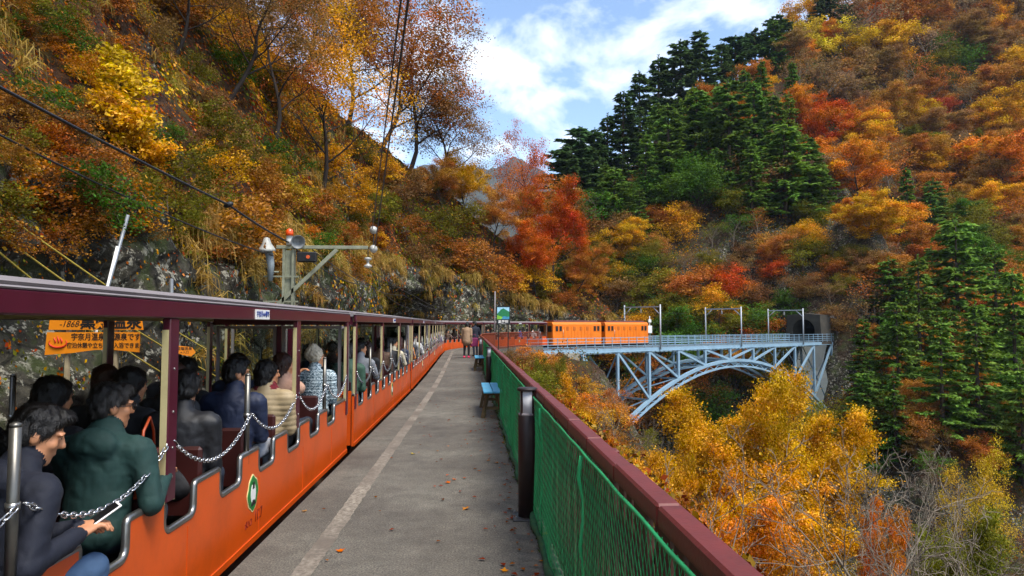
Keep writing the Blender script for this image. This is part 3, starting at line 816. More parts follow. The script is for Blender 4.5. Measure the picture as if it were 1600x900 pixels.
# ------------------------------------------------------------------ people: one continuous surface grown round posed limbs
def surface_nets(d, o, h):
    s = d < 0
    nx_, ny_, nz_ = d.shape
    acc = np.zeros((nx_ - 1, ny_ - 1, nz_ - 1, 3), np.float32); cnt = np.zeros((nx_ - 1, ny_ - 1, nz_ - 1), np.float32)
    def sl(a, n): return slice(a, n - 1 + a)
    for ax in range(3):
        for u in (0, 1):
            for w_ in (0, 1):
                c0 = [0, 0, 0]; o1, o2 = [k for k in range(3) if k != ax]
                c0[o1], c0[o2] = u, w_; c1 = list(c0); c1[ax] = 1
                A = d[sl(c0[0], nx_), sl(c0[1], ny_), sl(c0[2], nz_)]; B = d[sl(c1[0], nx_), sl(c1[1], ny_), sl(c1[2], nz_)]
                m = (A < 0) != (B < 0)
                t = np.where(m, A / np.where(m, A - B, 1), 0)
                for k in range(3):
                    acc[..., k] += np.where(m, t if k == ax else float(c0[k]), 0)
                cnt += m
    ok = cnt > 0
    idx = np.full(ok.shape, -1, np.int64); idx[ok] = np.arange(ok.sum())
    cells = np.argwhere(ok)
    v = (cells + acc[ok] / cnt[ok][:, None]) * h + np.asarray(o)
    faces = []
    for ax in range(3):
        o1, o2 = [(1, 2), (2, 0), (0, 1)][ax]
        a = [slice(None)] * 3; a[ax] = slice(0, -1); b = [slice(None)] * 3; b[ax] = slice(1, None)
        m = s[tuple(a)] != s[tuple(b)]
        e = np.argwhere(m); e = e[(e[:, o1] > 0) & (e[:, o2] > 0) & (e[:, o1] < d.shape[o1] - 1) & (e[:, o2] < d.shape[o2] - 1)]
        q = []
        for du, dw in ((-1, -1), (0, -1), (0, 0), (-1, 0)):
            c = e.copy(); c[:, o1] += du; c[:, o2] += dw; q.append(idx[c[:, 0], c[:, 1], c[:, 2]])
        q = np.stack(q, 1)
        ins = s[e[:, 0], e[:, 1], e[:, 2]]
        q = np.where(ins[:, None], q, q[:, ::-1])
        faces.append(q)
    return v, np.concatenate(faces), cells

class Blob:
    def __init__(s): s.p = []
    def cone(s, a, b, ra, rb, m=0, k=0.03, op=1): s.p.append(('c', np.array(a, float), np.array(b, float), ra, rb, m, k, op)); return s
    def ell(s, c, r, m=0, k=0.03, rot=None, op=1): s.p.append(('e', np.array(c, float), np.array(r, float), rot, None, m, k, op)); return s
    def bounds(s):
        lo, hi = [], []
        for q in s.p:
            if q[-1] < 0: continue
            if q[0] == 'c':
                rr = max(q[3], q[4]); lo.append(np.minimum(q[1], q[2]) - rr); hi.append(np.maximum(q[1], q[2]) + rr)
            else:
                rr = q[2].max() if q[3] is not None else q[2]; lo.append(q[1] - rr); hi.append(q[1] + rr)
        return np.min(lo, 0), np.max(hi, 0)
    def mesh(s, name, mats, h, wrinkle=None, warp=None):
        lo, hi = s.bounds(); lo, hi = lo - 3 * h - 0.02, hi + 3 * h + 0.02
        n = np.ceil((hi - lo) / h).astype(int) + 1
        D = np.full(n, 1.0, np.float32); BD = np.full(n, 9.0, np.float32); LB = np.zeros(n, np.int8)
        ax = [lo[k] + np.arange(n[k]) * h for k in range(3)]
        for kind, a, b, c, e, m, k, op in s.p:
            if kind == 'c': l_, h_ = np.minimum(a, b) - max(c, e), np.maximum(a, b) + max(c, e)
            else:
                rr = b.max() if c is not None else b; l_, h_ = a - rr, a + rr
            l_, h_ = l_ - k - 3 * h - 0.03, h_ + k + 3 * h + 0.03
            i0 = np.clip(np.floor((l_ - lo) / h).astype(int), 0, n); i1 = np.clip(np.ceil((h_ - lo) / h).astype(int) + 1, 0, n)
            if (i1 <= i0).any(): continue
            S = tuple(slice(i0[q], i1[q]) for q in range(3))
            X, Y, Z_ = np.meshgrid(ax[0][S[0]], ax[1][S[1]], ax[2][S[2]], indexing='ij')
            P = np.stack([X, Y, Z_], -1).astype(np.float32)
            if kind == 'c':
                ba = b - a; t = np.clip(((P - a) @ ba) / (ba @ ba + 1e-12), 0, 1)
                dd = np.linalg.norm(P - a - t[..., None] * ba, axis=-1) - (c + (e - c) * t)
            else:
                Q = P - a
                if c is not None: Q = Q @ np.array(c)        # rot: local = R^T q
                k0 = np.linalg.norm(Q / b, axis=-1); k1 = np.linalg.norm(Q / (b * b), axis=-1) + 1e-9
                dd = k0 * (k0 - 1) / k1
            if wrinkle and m in wrinkle:
                nr_ = np.abs(dd) < k + 0.03; dd[nr_] += wrinkle[m](P[nr_])
            dd = dd.astype(np.float32)
            if op < 0:
                g = -dd; hh = np.maximum(k - np.abs(D[S] - g), 0) / k; D[S] = np.maximum(D[S], g) + hh * hh * k / 4
                continue
            lab = dd < BD[S]; LB[S] = np.where(lab, m, LB[S]); BD[S] = np.minimum(BD[S], dd)
            hh = np.maximum(k - np.abs(D[S] - dd), 0) / k
            D[S] = np.minimum(D[S], dd) - hh * hh * k / 4
        v, f, cells = surface_nets(D, lo, h)
        lab = LB[cells[:, 0], cells[:, 1], cells[:, 2]]
        fm = lab[f[:, 0]]
        return fast_mesh(name, v, f, smooth=True, mats=mats, fmat=fm)

def rotz(a): c, s_ = math.cos(a), math.sin(a); return np.array([[c, -s_, 0], [s_, c, 0], [0, 0, 1]])
def rotx(a): c, s_ = math.cos(a), math.sin(a); return np.array([[1, 0, 0], [0, c, -s_], [0, s_, c]])
def roty(a): c, s_ = math.cos(a), math.sin(a); return np.array([[c, 0, s_], [0, 1, 0], [-s_, 0, c]])
def ik(S, T, l1, l2, pole):
    S, T, pole = np.array(S, float), np.array(T, float), np.array(pole, float)
    d = T - S; L = np.linalg.norm(d); L2 = min(L, (l1 + l2) * 0.985); d = d / L; T = S + d * L2
    a = (l1 * l1 - l2 * l2 + L2 * L2) / (2 * L2); hgt = math.sqrt(max(l1 * l1 - a * a, 0))
    pole = pole - d * (pole @ d); pole /= np.linalg.norm(pole) + 1e-9
    return S + d * a + pole * hgt, T

MS_SKIN = paint('skin', rgb('#c08560'), 0.5, var=0.08, scale=9)
MS_HAIR = paint('dark_hair', rgb('#15110f'), 0.42, var=0.35, scale=30, bump=0.5, fine=160)
MS_HAIRB = paint('brown_hair', rgb('#3a2015'), 0.42, var=0.35, scale=30, bump=0.5, fine=160)
MS_HAIRG = paint('greying_hair', rgb('#2b2725'), 0.45, var=0.5, scale=40, bump=0.5, fine=160)
MS_EYE = paint('dark_eye', rgb('#120d0b'), 0.2, var=0.1)
MS_LIP = paint('lips', rgb('#9a5547'), 0.5, var=0.05)
MS_DENIM = paint('dark_denim', rgb('#1f2735'), 0.8, var=0.2, scale=30, bump=0.2)
MS_BLACKC = paint('black_cloth', rgb('#131316'), 0.8, var=0.25, scale=20, bump=0.2)
MS_SHOE = paint('dark_shoe', rgb('#221f1f'), 0.6, var=0.2)
MS_GEN = paint('jacket_own_colour', (1, 1, 1), 0.75, var=0.12, scale=12, bump=0.25, objcol=True)
def cloth(name, col, rough=0.8, bump=0.2): return paint(name, rgb(col), rough, var=0.14, scale=14, bump=bump, fine=220)

FOLD = lambda amp, sc: (lambda P: ((fbm(P * np.array([sc, sc, sc * 0.7]), 2, ridged=True) - 0.5) * amp))
def QUILT(P): return -0.006 * np.abs(np.sin(P[..., 2] * math.pi / 0.05 + 2.5 * vnoise(P * 5))) ** 0.6 + (vnoise(P * 14) - 0.5) * 0.012

def person_meshes(key, lean=0.1, yaw=0.0, pitch=0.0, roll=0.0, lh=None, rh=None, top=MS_GEN, bottom=MS_DENIM, shoe=MS_SHOE, hair='short', hairmat=MS_HAIR,
                  h=0.012, wr=None, stand=False, bulk=1.0, hood=False, coat=False, knees=0.0, scarf=None, sleeve=None, fingers=True, curl=0.6):
    """seat (or ground) at z 0, facing +y"""
    B = Blob()
    up = 0.86 if stand else 0.0
    Lm = rotx(-lean)
    def T(x, y, z): return Lm @ np.array([x, y, z]) + np.array([0, 0.0, up + (0.06 if not stand else 0.02)])
    bk = bulk
    B.ell(T(0, 0, 0.06), (0.165 * bk, 0.125 * bk, 0.12), 1 if not stand else 1, 0.06)
    B.ell(T(0, 0.01, 0.20), (0.155 * bk, 0.115 * bk, 0.16), 1, 0.06, Lm)
    B.ell(T(0, 0.01, 0.37), (0.175 * bk, 0.12 * bk, 0.17), 1, 0.06, Lm)
    B.cone(T(-0.14 * bk, -0.005, 0.475), T(0.14 * bk, -0.005, 0.475), 0.07 * bk, 0.07 * bk, 1, 0.07)
    B.cone(T(0, -0.02, 0.46), T(0, -0.01, 0.49), 0.085, 0.075, 1, 0.05)
    B.cone(T(0, -0.015, 0.50), T(0, 0.002, 0.565), 0.082, 0.074, 8, 0.02)
    if hood: B.ell(T(0, -0.10, 0.50), (0.13, 0.065, 0.085), 1, 0.03, Lm); B.cone(T(-0.05, 0.0, 0.56), T(0.05, 0.0, 0.56), 0.05, 0.05, 8, 0.03)
    if scarf: B.cone(T(-0.05, 0.0, 0.55), T(0.05, 0.01, 0.55), 0.065, 0.065, 6, 0.03)
    if coat: B.cone(T(0, 0, 0.36), T(0, 0.0, -0.10), 0.19, 0.215, 1, 0.06)
    nk = T(0, 0.0, 0.53); hc0 = T(0, 0.035, 0.70)
    Rh = rotz(yaw) @ rotx(pitch) @ roty(roll)
    def H(x, y, z): return hc0 + Rh @ np.array([x, y, z])
    B.cone(nk, H(0, -0.02, -0.07), 0.056, 0.054, 0, 0.025)
    B.ell(H(0, -0.012, 0.025), (0.076, 0.094, 0.098), 0, 0.02, Rh)
    B.ell(H(0, 0.022, -0.052), (0.060, 0.070, 0.072), 0, 0.03, Rh)
    B.ell(H(0, 0.066, -0.100), (0.026, 0.022, 0.020), 0, 0.025, Rh)                    # chin
    B.cone(H(0, 0.084, 0.020), H(0, 0.106, -0.022), 0.009, 0.015, 0, 0.012)            # nose
    for sx in (-1, 1):
        B.ell(H(sx * 0.032, 0.075, 0.026), (0.03, 0.014, 0.010), 0, 0.012, Rh)         # brow
        B.ell(H(sx * 0.040, 0.062, -0.024), (0.022, 0.02, 0.02), 0, 0.02, Rh)          # cheek
        B.ell(H(sx * 0.076, -0.012, -0.008), (0.012, 0.022, 0.033), 0, 0.008, Rh)      # ear
        B.ell(H(sx * 0.031, 0.0825, 0.008), (0.013, 0.007, 0.006), 4, 0.003, Rh)       # eye
        B.ell(H(sx * 0.032, 0.088, 0.033), (0.021, 0.007, 0.0045), 4, 0.003, Rh)       # eyebrow
    B.ell(H(0, 0.087, -0.060), (0.024, 0.011, 0.008), 5, 0.006, Rh)
    # arms
    hands = {}
    for sx, tgt in ((-1, lh), (1, rh)):
        S = T(sx * 0.185 * bk, 0.0, 0.465)
        if tgt is None: tgt = (sx * 0.12, 0.30, 0.19) if not stand else (sx * 0.24, 0.03, up - 0.06)
        E_, W_ = ik(S, tgt, 0.28, 0.25, (sx * 0.3, -0.6, -0.8) if not stand else (sx * 0.3, -1, 0))
        am = 7 if sleeve else 1
        B.cone(S, E_, 0.066 * bk, 0.052 * bk, am, 0.04); B.cone(E_, W_, 0.052 * bk, 0.038 * bk, am, 0.02)
        f_ = (W_ - E_); f_ /= np.linalg.norm(f_)
        hands[sx] = (W_, f_)
        nrm = np.cross(f_, np.array([0, 0, 1.0])); nrm = nrm / (np.linalg.norm(nrm) + 1e-9); u = np.cross(nrm, f_)     # u: up-ish, nrm: sideways
        pal = W_ + f_ * 0.055
        B.cone(W_ - f_ * 0.02, W_ + f_ * 0.02, 0.028, 0.028, 0, 0.015)
        M_ = np.stack([nrm, f_, u], 1)
        B.ell(pal, (0.040, 0.050, 0.017), 0, 0.012, M_)
        if fingers:
            for q, (off, ln) in enumerate(((-0.030, 0.058), (-0.010, 0.070), (0.010, 0.066), (0.029, 0.052))):
                k0 = pal + f_ * 0.040 + nrm * off; dn = -u
                k1 = k0 + (f_ * math.cos(curl) + dn * math.sin(curl)) * ln * 0.55
                k2 = k1 + (f_ * math.cos(curl * 2.2) + dn * math.sin(curl * 2.2)) * ln * 0.5
                B.cone(k0, k1, 0.0095, 0.0088, 0, 0.004); B.cone(k1, k2, 0.0088, 0.0075, 0, 0.004)
            tb_ = pal - f_ * 0.02 - nrm * sx * 0.034
            t1 = tb_ + (f_ * 0.7 - nrm * sx * 0.6 - u * 0.2) * 0.035
            B.cone(tb_, t1, 0.0125, 0.0105, 0, 0.01); B.cone(t1, t1 + (f_ * 0.95 - u * 0.2) * 0.028, 0.0105, 0.0085, 0, 0.005)
    # legs
    for sx in (-1, 1):
        if stand:
            hip = np.array([sx * 0.09, 0, up]); kn = np.array([sx * 0.10, 0.02 * sx + 0.02, up * 0.53]); an = np.array([sx * 0.10, 0.03 * sx - 0.02, 0.08])
        else:
            hip = np.array([sx * 0.085, 0.02, 0.085]); kn = np.array([sx * (0.115 + knees), 0.43, 0.11]); an = np.array([sx * (0.11 + knees), 0.43, -0.33])
        B.cone(hip, kn, 0.088, 0.062, 2, 0.03); B.cone(kn, an, 0.062, 0.046, 2, 0.02)
        B.cone(an + np.array([0, -0.03, -0.035]), an + np.array([0, 0.14, -0.045]), 0.042, 0.034, 3, 0.02)
    wk = {1: wr or FOLD(0.012, 21), 2: FOLD(0.013, 18)}
    mats = [MS_SKIN, top, bottom, shoe, MS_EYE, MS_LIP, scarf or top, sleeve or top, top]
    body = B.mesh('person_' + key, mats, h, wk)
    # hair or hat
    G = Blob()
    hm = hairmat
    tuft = lambda P: (vnoise(P * np.array([85, 60, 38])) - 0.5) * 0.02 + (vnoise(P * np.array([22, 22, 22])) - 0.5) * 0.014
    if hair in ('short', 'grey'):
        G.ell(H(0, -0.018, 0.042), (0.086, 0.100, 0.092), 0, 0.01, Rh); G.ell(H(0, 0.055, 0.098), (0.058, 0.045, 0.028), 0, 0.03, Rh)
        G.ell(H(0, -0.055, -0.02), (0.072, 0.055, 0.06), 0, 0.03, Rh)
        G.ell(H(0, 0.110, 0.000), (0.12, 0.068, 0.068), 0, 0.012, Rh, op=-1); G.ell(H(0, 0.05, -0.07), (0.12, 0.062, 0.07), 0, 0.01, Rh, op=-1)
    elif hair in ('bob', 'long'):
        G.ell(H(0, -0.02, 0.035), (0.094, 0.106, 0.102), 0, 0.02, Rh); G.ell(H(0, -0.045, -0.06), (0.092, 0.075, 0.095), 0, 0.04, Rh)
        if hair == 'long': G.cone(H(0, -0.06, -0.08), H(0, -0.085, -0.26), 0.085, 0.055, 0, 0.04)
        G.ell(H(0, 0.115, -0.03), (0.078, 0.085, 0.115), 0, 0.015, Rh, op=-1)
    elif hair == 'hat':
        G.ell(H(0, -0.02, 0.05), (0.097, 0.112, 0.098), 0, 0.02, Rh); G.cone(H(-0.06, -0.02, 0.012), H(0.06, -0.02, 0.012), 0.06, 0.06, 0, 0.04); G.ell(H(0, -0.03, 0.145), (0.05, 0.05, 0.036), 0, 0.03, Rh)
        G.ell(H(0, 0.11, -0.055), (0.12, 0.09, 0.085), 0, 0.01, Rh, op=-1)
        tuft = lambda P: (vnoise(P * np.array([60, 60, 60])) - 0.5) * 0.02
    hm_ = G.mesh('hair_' + key, [hm], max(0.008, h * 0.8), {0: tuft})
    if hair != 'hat': hm_ = strands(hm_, hc0, h < 0.012)
    return body, hm_, hands, H
def strands(me, hc, fine):
    """loose locks over the hair"""
    n = len(me.vertices); co = np.empty(n * 3, np.float32); me.vertices.foreach_get('co', co); co = co.reshape(-1, 3)
    nr = np.empty(n * 3, np.float32); me.vertices.foreach_get('normal', nr); nr = nr.reshape(-1, 3)
    fs = np.empty(len(me.polygons) * 4, np.int32); me.polygons.foreach_get('vertices', fs); fs = fs.reshape(-1, 4)
    rs_ = np.random.RandomState(n); k = 5200 if fine else 1600
    ix = rs_.choice(n, k); c, m = co[ix], nr[ix]
    d = np.array([0, -0.25, -1.0]) + rs_.normal(size=(k, 3)) * 0.3; d = d - m * (d * m).sum(1, keepdims=True); d /= np.linalg.norm(d, axis=1, keepdims=True) + 1e-6
    sd_ = np.cross(d, m); L = rs_.uniform(0.012, 0.034, (k, 1)); w_ = 0.0010 if fine else 0.0018
    a_, b_, e_ = c + m * 0.001, c + m * 0.004 + d * L * 0.5, c + m * (0.001 + 0.004 * rs_.rand(k, 1)) + d * L
    v = np.stack([a_ - sd_ * w_, a_ + sd_ * w_, b_ + sd_ * w_, b_ - sd_ * w_, e_ + sd_ * w_ * 0.3, e_ - sd_ * w_ * 0.3], 1).reshape(-1, 3)
    q = np.arange(k)[:, None] * 6 + n
    f2 = np.concatenate([q + np.array([0, 1, 2, 3]), q + np.array([3, 2, 4, 5])])
    return fast_mesh(me.name, np.concatenate([co, v]), np.concatenate([fs, f2]), smooth=True, mats=[me.materials[0]])
PROTO = {}
def proto(key, **kw):
    PROTO[key] = person_meshes(key, **kw); return PROTO[key]
def put_person(key, loc, rz, label, col=None, group=None, hairname='hair', sc=1.0):
    body, hair_, hands, H = PROTO[key]
    o = link('person', body, label=label, cat='person', group=group, loc=loc, rot=(0, 0, rz))
    o.scale = (sc, sc, sc)
    hb = link(hairname, hair_, o)
    if col is not None: o.color = (*col, 1); hb.color = (*col, 1)
    return o

SEAT_Z = 0.36
NAVY = cloth('navy_jacket_cloth', '#0b1020'); TEAL = cloth('dark_teal_hoodie_cloth', '#12332f'); VEST = cloth('black_down_vest', '#16161a', 0.55)
NAVY2 = cloth('navy_anorak_cloth', '#16203a', 0.6); BEIGE = cloth('beige_down_jacket_shell', '#a08c6a', 0.6, 0.1); PINKC = cloth('pale_pink_coat_cloth', '#b98f78')
GREYT = cloth('light_grey_trousers', '#8d9097'); JEANS = cloth('blue_jeans', '#36506f'); BEIGET = cloth('beige_poncho_cloth', '#8d7257'); PINKS = cloth('bright_pink_shoes', '#e0305f', 0.6)
KNIT = paint('cream_knit_wool', rgb('#cdbfa8'), 0.9, var=0.25, scale=40, bump=0.8, fine=90)
TARTAN = paint('red_tartan_scarf', rgb('#6a1420'), 0.9, var=0.6, scale=26)
def patterned():
    m, n, l, b = nodes('grey_blue_patterned_down_jacket')
    t = n.new('ShaderNodeTexCoord'); w_ = n.new('ShaderNodeTexWave'); w_.bands_direction = 'Z'; w_.inputs['Scale'].default_value = 9; w_.inputs['Distortion'].default_value = 9
    w_.inputs['Detail'].default_value = 3; w_.inputs['Detail Scale'].default_value = 5
    l.new(t.outputs['Object'], w_.inputs['Vector'])
    l.new(rampn(n, l, w_.outputs['Fac'], [(0.25, rgb('#3f5560')), (0.5, rgb('#7f97a0')), (0.75, rgb('#c3d0d4'))]), b.inputs['Base Color']); b.inputs['Roughness'].default_value = 0.6
    return m
PATT = patterned()

proto('phone_man', lean=0.30, yaw=R(-30), pitch=R(-22), lh=(0.12, 0.33, 0.31), rh=(0.21, 0.27, 0.30), top=NAVY, bottom=JEANS, h=0.0085, bulk=1.08, hood=True, curl=0.55)
proto('teal_man', lean=0.16, yaw=R(-42), pitch=R(-6), lh=(-0.02, 0.33, 0.20), rh=(0.24, 0.26, 0.34), top=TEAL, bottom=MS_DENIM, h=0.0085, bulk=1.1, hood=True, hair='short', hairmat=MS_HAIRG)
proto('vest_man', lean=0.1, yaw=R(12), pitch=R(-6), top=VEST, bottom=MS_DENIM, h=0.011, bulk=1.05)
proto('anorak_man', lean=0.12, yaw=R(-46), pitch=R(0), top=NAVY2, bottom=GREYT, h=0.009, bulk=1.12, rh=(0.14, 0.34, 0.2), knees=0.05)
proto('beige_woman', lean=0.06, yaw=R(-48), top=BEIGE, bottom=MS_BLACKC, h=0.009, wr=QUILT, bulk=1.12, hair='bob', scarf=TARTAN)
proto('call_woman', lean=0.05, yaw=R(-52), rh=(0.10, 0.13, 0.66), top=PINKC, bottom=MS_DENIM, h=0.011, hair='long', hairmat=MS_HAIRB)
proto('hat_woman', lean=0.04, yaw=R(-55), pitch=R(4), top=PATT, bottom=MS_DENIM, h=0.009, wr=QUILT, bulk=1.1, hair='hat', hairmat=KNIT, knees=0.06)
proto('gen_a', lean=0.08, yaw=R(6), h=0.014)
proto('gen_b', lean=0.14, yaw=R(-25), pitch=R(-8), h=0.014, hair='bob')
proto('gen_c', lean=0.02, yaw=R(-60), h=0.014, rh=(0.2, 0.34, 0.42), lh=(0.1, 0.36, 0.42), hair='short')
proto('gen_d', lean=0.06, yaw=R(35), h=0.014, hair='long', hairmat=MS_HAIRB)
proto('walk_woman', stand=True, top=BEIGET, bottom=MS_BLACKC, shoe=PINKS, coat=True, bulk=1.1, h=0.014, hair='bob', yaw=R(-10))
proto('walk_man', stand=True, top=NAVY, bottom=MS_DENIM, bulk=1.08, h=0.014, yaw=R(40), rh=(0.22, 0.3, 1.08))

# seated in the nearest carriage, on the platform side
put_person('phone_man', (-2.0, 2.9, SEAT_Z), R(-25), 'man in navy hooded jacket looking down at the phone in his hands')
put_person('teal_man', (-2.0, 3.76, SEAT_Z), R(-2), 'man with glasses in dark teal hoodie resting his arm on the carriage side')
put_person('vest_man', (-2.0, 4.78, SEAT_Z), R(4), 'passenger in black quilted vest just behind the maroon post')
put_person('anorak_man', (-2.02, 5.78, SEAT_Z + 0.03), R(-4), 'man in navy anorak and light grey trousers, face in profile')
put_person('beige_woman', (-2.0, 6.62, SEAT_Z - 0.03), R(-4), 'woman in beige quilted down jacket with red tartan scarf')
put_person('call_woman', (-2.08, 7.45, SEAT_Z), R(-8), 'brown-haired woman in pale pink coat holding a phone to her ear')
put_person('hat_woman', (-2.04, 8.72, SEAT_Z + 0.02), R(-4), 'woman in cream knitted hat and grey-blue patterned down jacket', hairname='knitted_hat')
# further in, in the shade of the roof
DK = {'black': (0.012, 0.012, 0.014), 'charcoal': (0.03, 0.03, 0.034), 'navy': (0.012, 0.02, 0.05), 'grey': (0.22, 0.23, 0.25), 'white': (0.62, 0.6, 0.56), 'green': (0.03, 0.08, 0.05), 'red': (0.3, 0.03, 0.03), 'purple': (0.12, 0.06, 0.2),
      'cream': (0.55, 0.48, 0.34), 'brown': (0.11, 0.06, 0.035), 'blue': (0.03, 0.12, 0.45), 'orange': (0.6, 0.2, 0.04), 'pink': (0.6, 0.3, 0.33)}
for key, x, y, col, lab in [('gen_a', -2.42, 3.30, 'black', 'dark-haired passenger in black at the far left edge of the nearest carriage'),
                            ('gen_b', -2.5, 4.10, 'charcoal', 'dark-haired passenger in charcoal sitting beyond the man in teal'),
                            ('gen_a', -3.02, 4.2, 'black', 'passenger in black against the mossy rock, under the 1868 sign'),
                            ('gen_d', -2.72, 5.15, 'black', 'passenger turning his face towards the orange sign posts'),
                            ('gen_b', -2.5, 5.0, 'charcoal', 'dark-clad passenger half hidden by the maroon post'),
                            ('gen_d', -2.45, 5.62, 'charcoal', 'passenger in charcoal between the black vest and the navy anorak'),
                            ('gen_a', -2.62, 6.3, 'black', 'passenger in black beside the man in the navy anorak'),
                            ('gen_b', -2.55, 7.4, 'navy', 'passenger in navy on the seat beyond the beige jacket'),
                            ('gen_a', -3.1, 7.2, 'charcoal', 'passenger on the far side of the nearest carriage, by the rear window')]:
    put_person(key, (x, y, SEAT_Z + 0.01), R(random.Random(lab).uniform(-8, 8)), lab, DK[col], 'passengers of the nearest carriage')
# the other carriages
ordw = ['first', 'second', 'third', 'fourth', 'fifth', 'sixth', 'seventh', 'eighth', 'ninth']
prs = {1: ['green', 'grey', 'black', 'brown', 'charcoal', 'cream', 'navy'], 2: ['orange', 'charcoal', 'black', 'grey', 'white', 'navy', 'charcoal'], 3: ['white', 'navy', 'purple', 'charcoal', 'pink', 'grey'],
       4: ['navy', 'purple', 'white', 'charcoal', 'cream', 'grey'], 5: ['black', 'brown', 'pink', 'charcoal'], 6: ['charcoal', 'red', 'blue', 'navy', 'white', 'grey']}
rg = random.Random(21)
keys = ['gen_a', 'gen_b', 'gen_c', 'gen_d']
for ci, cols in prs.items():
    M = CARS[ci].matrix_basis.copy() if False else (Matrix.Translation(CARS[ci].location) @ CARS[ci].rotation_euler.to_matrix().to_4x4())
    rows_ = sorted(rg.sample(range(9), len(cols)))
    for q, (row, cn_) in enumerate(zip(rows_, cols)):
        p = M @ Vector((0.62 + rg.uniform(-0.06, 0.05), ROWS[row] + 0.06, SEAT_Z + Z0))
        put_person(keys[(q + ci) % 4], p, CARS[ci].rotation_euler.z + R(rg.uniform(-12, 12)), f'passenger in {cn_} jacket, {ordw[q]} platform-side seat taken in the {words[ci]} carriage', DK[cn_], f'passengers of the {words[ci]} carriage', sc=rg.uniform(0.95, 1.04))
    for q, row in enumerate([1, 3, 5, 7]):
        if ci > 4 and q % 2: continue
        p = M @ Vector((-0.1 + rg.uniform(-0.35, 0.15), ROWS[row] + 0.06, SEAT_Z + Z0)); cn_ = rg.choice(['black', 'charcoal', 'navy', 'grey', 'brown'])
        put_person(keys[(q * 3 + ci) % 4], p, CARS[ci].rotation_euler.z + R(rg.uniform(-12, 12)), f'passenger in {cn_}, {ordw[q]} of those in the shaded middle of the {words[ci]} carriage', DK[cn_], f'passengers of the {words[ci]} carriage')

# things carried
def put_mesh(mb, name, mat, loc, rot, label, cat, bevel=0.004): return mb.build(name, mat, None, bevel, label=label, cat=cat, loc=loc, rot=rot)
b_, hr_, hands, H_ = PROTO['phone_man']
hp = (hands[-1][0] + hands[1][0]) / 2 + (hands[-1][1] + hands[1][1]) * 0.055 + np.array([0, 0.02, 0.028])
hp = Matrix.Rotation(R(-25), 4, 'Z') @ Vector(hp) + Vector((-2.0, 2.9, SEAT_Z))
ph = put_mesh(MB().box((0, 0, 0), (0.075, 0.155, 0.009)), 'smartphone', M_WHITE, hp, (R(32), R(4), R(-48)), "white smartphone held in the navy-jacketed man's hands", 'phone')
MB().box((0, 0, 0.0053), (0.066, 0.135, 0.0016)).build('screen', M_BLACK, ph)
b_, hr_, hands, H_ = PROTO['teal_man']
M_GLS = paint('spectacle_frame', rgb('#241d1a'), 0.3)
gl = MB()
for sx in (-1, 1):
    pts = [Vector(H_(sx * (0.034 + 0.024 * math.cos(a)), 0.104, 0.006 + 0.018 * math.sin(a))) for a in [TAU * i / 14 for i in range(15)]]
    gl.tube(pts, 0.0028, 5, cap=False); gl.tube([Vector(H_(sx * 0.058, 0.103, 0.01)), Vector(H_(sx * 0.082, 0.06, 0.01)), Vector(H_(sx * 0.084, -0.01, 0.006))], 0.0026, 5)
gl.tube([Vector(H_(-0.011, 0.105, 0.01)), Vector(H_(0.011, 0.105, 0.01))], 0.0026, 5)
gl.build('spectacles', M_GLS, label='dark-rimmed spectacles worn by the man in teal', cat='spectacles', loc=(-2.0, 3.76, SEAT_Z), rot=(0, 0, R(-2)))
bag = MB(); bag.prism([(-0.13, -0.13), (0.13, -0.13), (0.15, 0.02), (0.11, 0.12), (-0.10, 0.13), (-0.15, 0.0)], -0.05, 0.05, 'x')
bg_ = bag.build('shoulder_bag', paint('tan_leather', rgb('#a8431c'), 0.45, var=0.15, bump=0.1), None, 0.02, label='tan orange leather shoulder bag on the lap behind the teal sleeve', cat='bag', loc=(-1.84, 4.0, 0.73), rot=(0, 0, R(8)))
MB().tube([(0, -0.11, 0.12), (0, -0.08, 0.24), (0, 0.02, 0.3), (0, 0.09, 0.22), (0, 0.11, 0.11)], 0.008, 6).build('strap', MATS['tan_leather'], bg_)

# two people waiting at the end of the platform
put_person('walk_woman', (-0.62, 32.6, 0), R(-20), 'woman in beige poncho and pink shoes standing on the platform', sc=0.98)
put_person('walk_man', (-0.22, 34.2, 0), R(30), 'man in navy jacket standing on the platform by the fence', sc=1.0)
pb = MB(); pb.prism([(-0.17, -0.42), (0.17, -0.42), (0.2, 0.0), (-0.2, 0.0)], -0.07, 0.07, 'y')
pbo = pb.build('tote_bag', cloth('magenta_bag_cloth', '#6b1244'), None, 0.03, label='magenta tote bag carried between the two people on the platform', cat='bag', loc=(-0.28, 33.3, 0.92), rot=(0, 0, R(15)))
MB().tube([(-0.1, 0, 0), (-0.07, 0, 0.16), (0.07, 0, 0.16), (0.1, 0, 0)], 0.012, 6).build('strap', MATS['magenta_bag_cloth'], pbo)
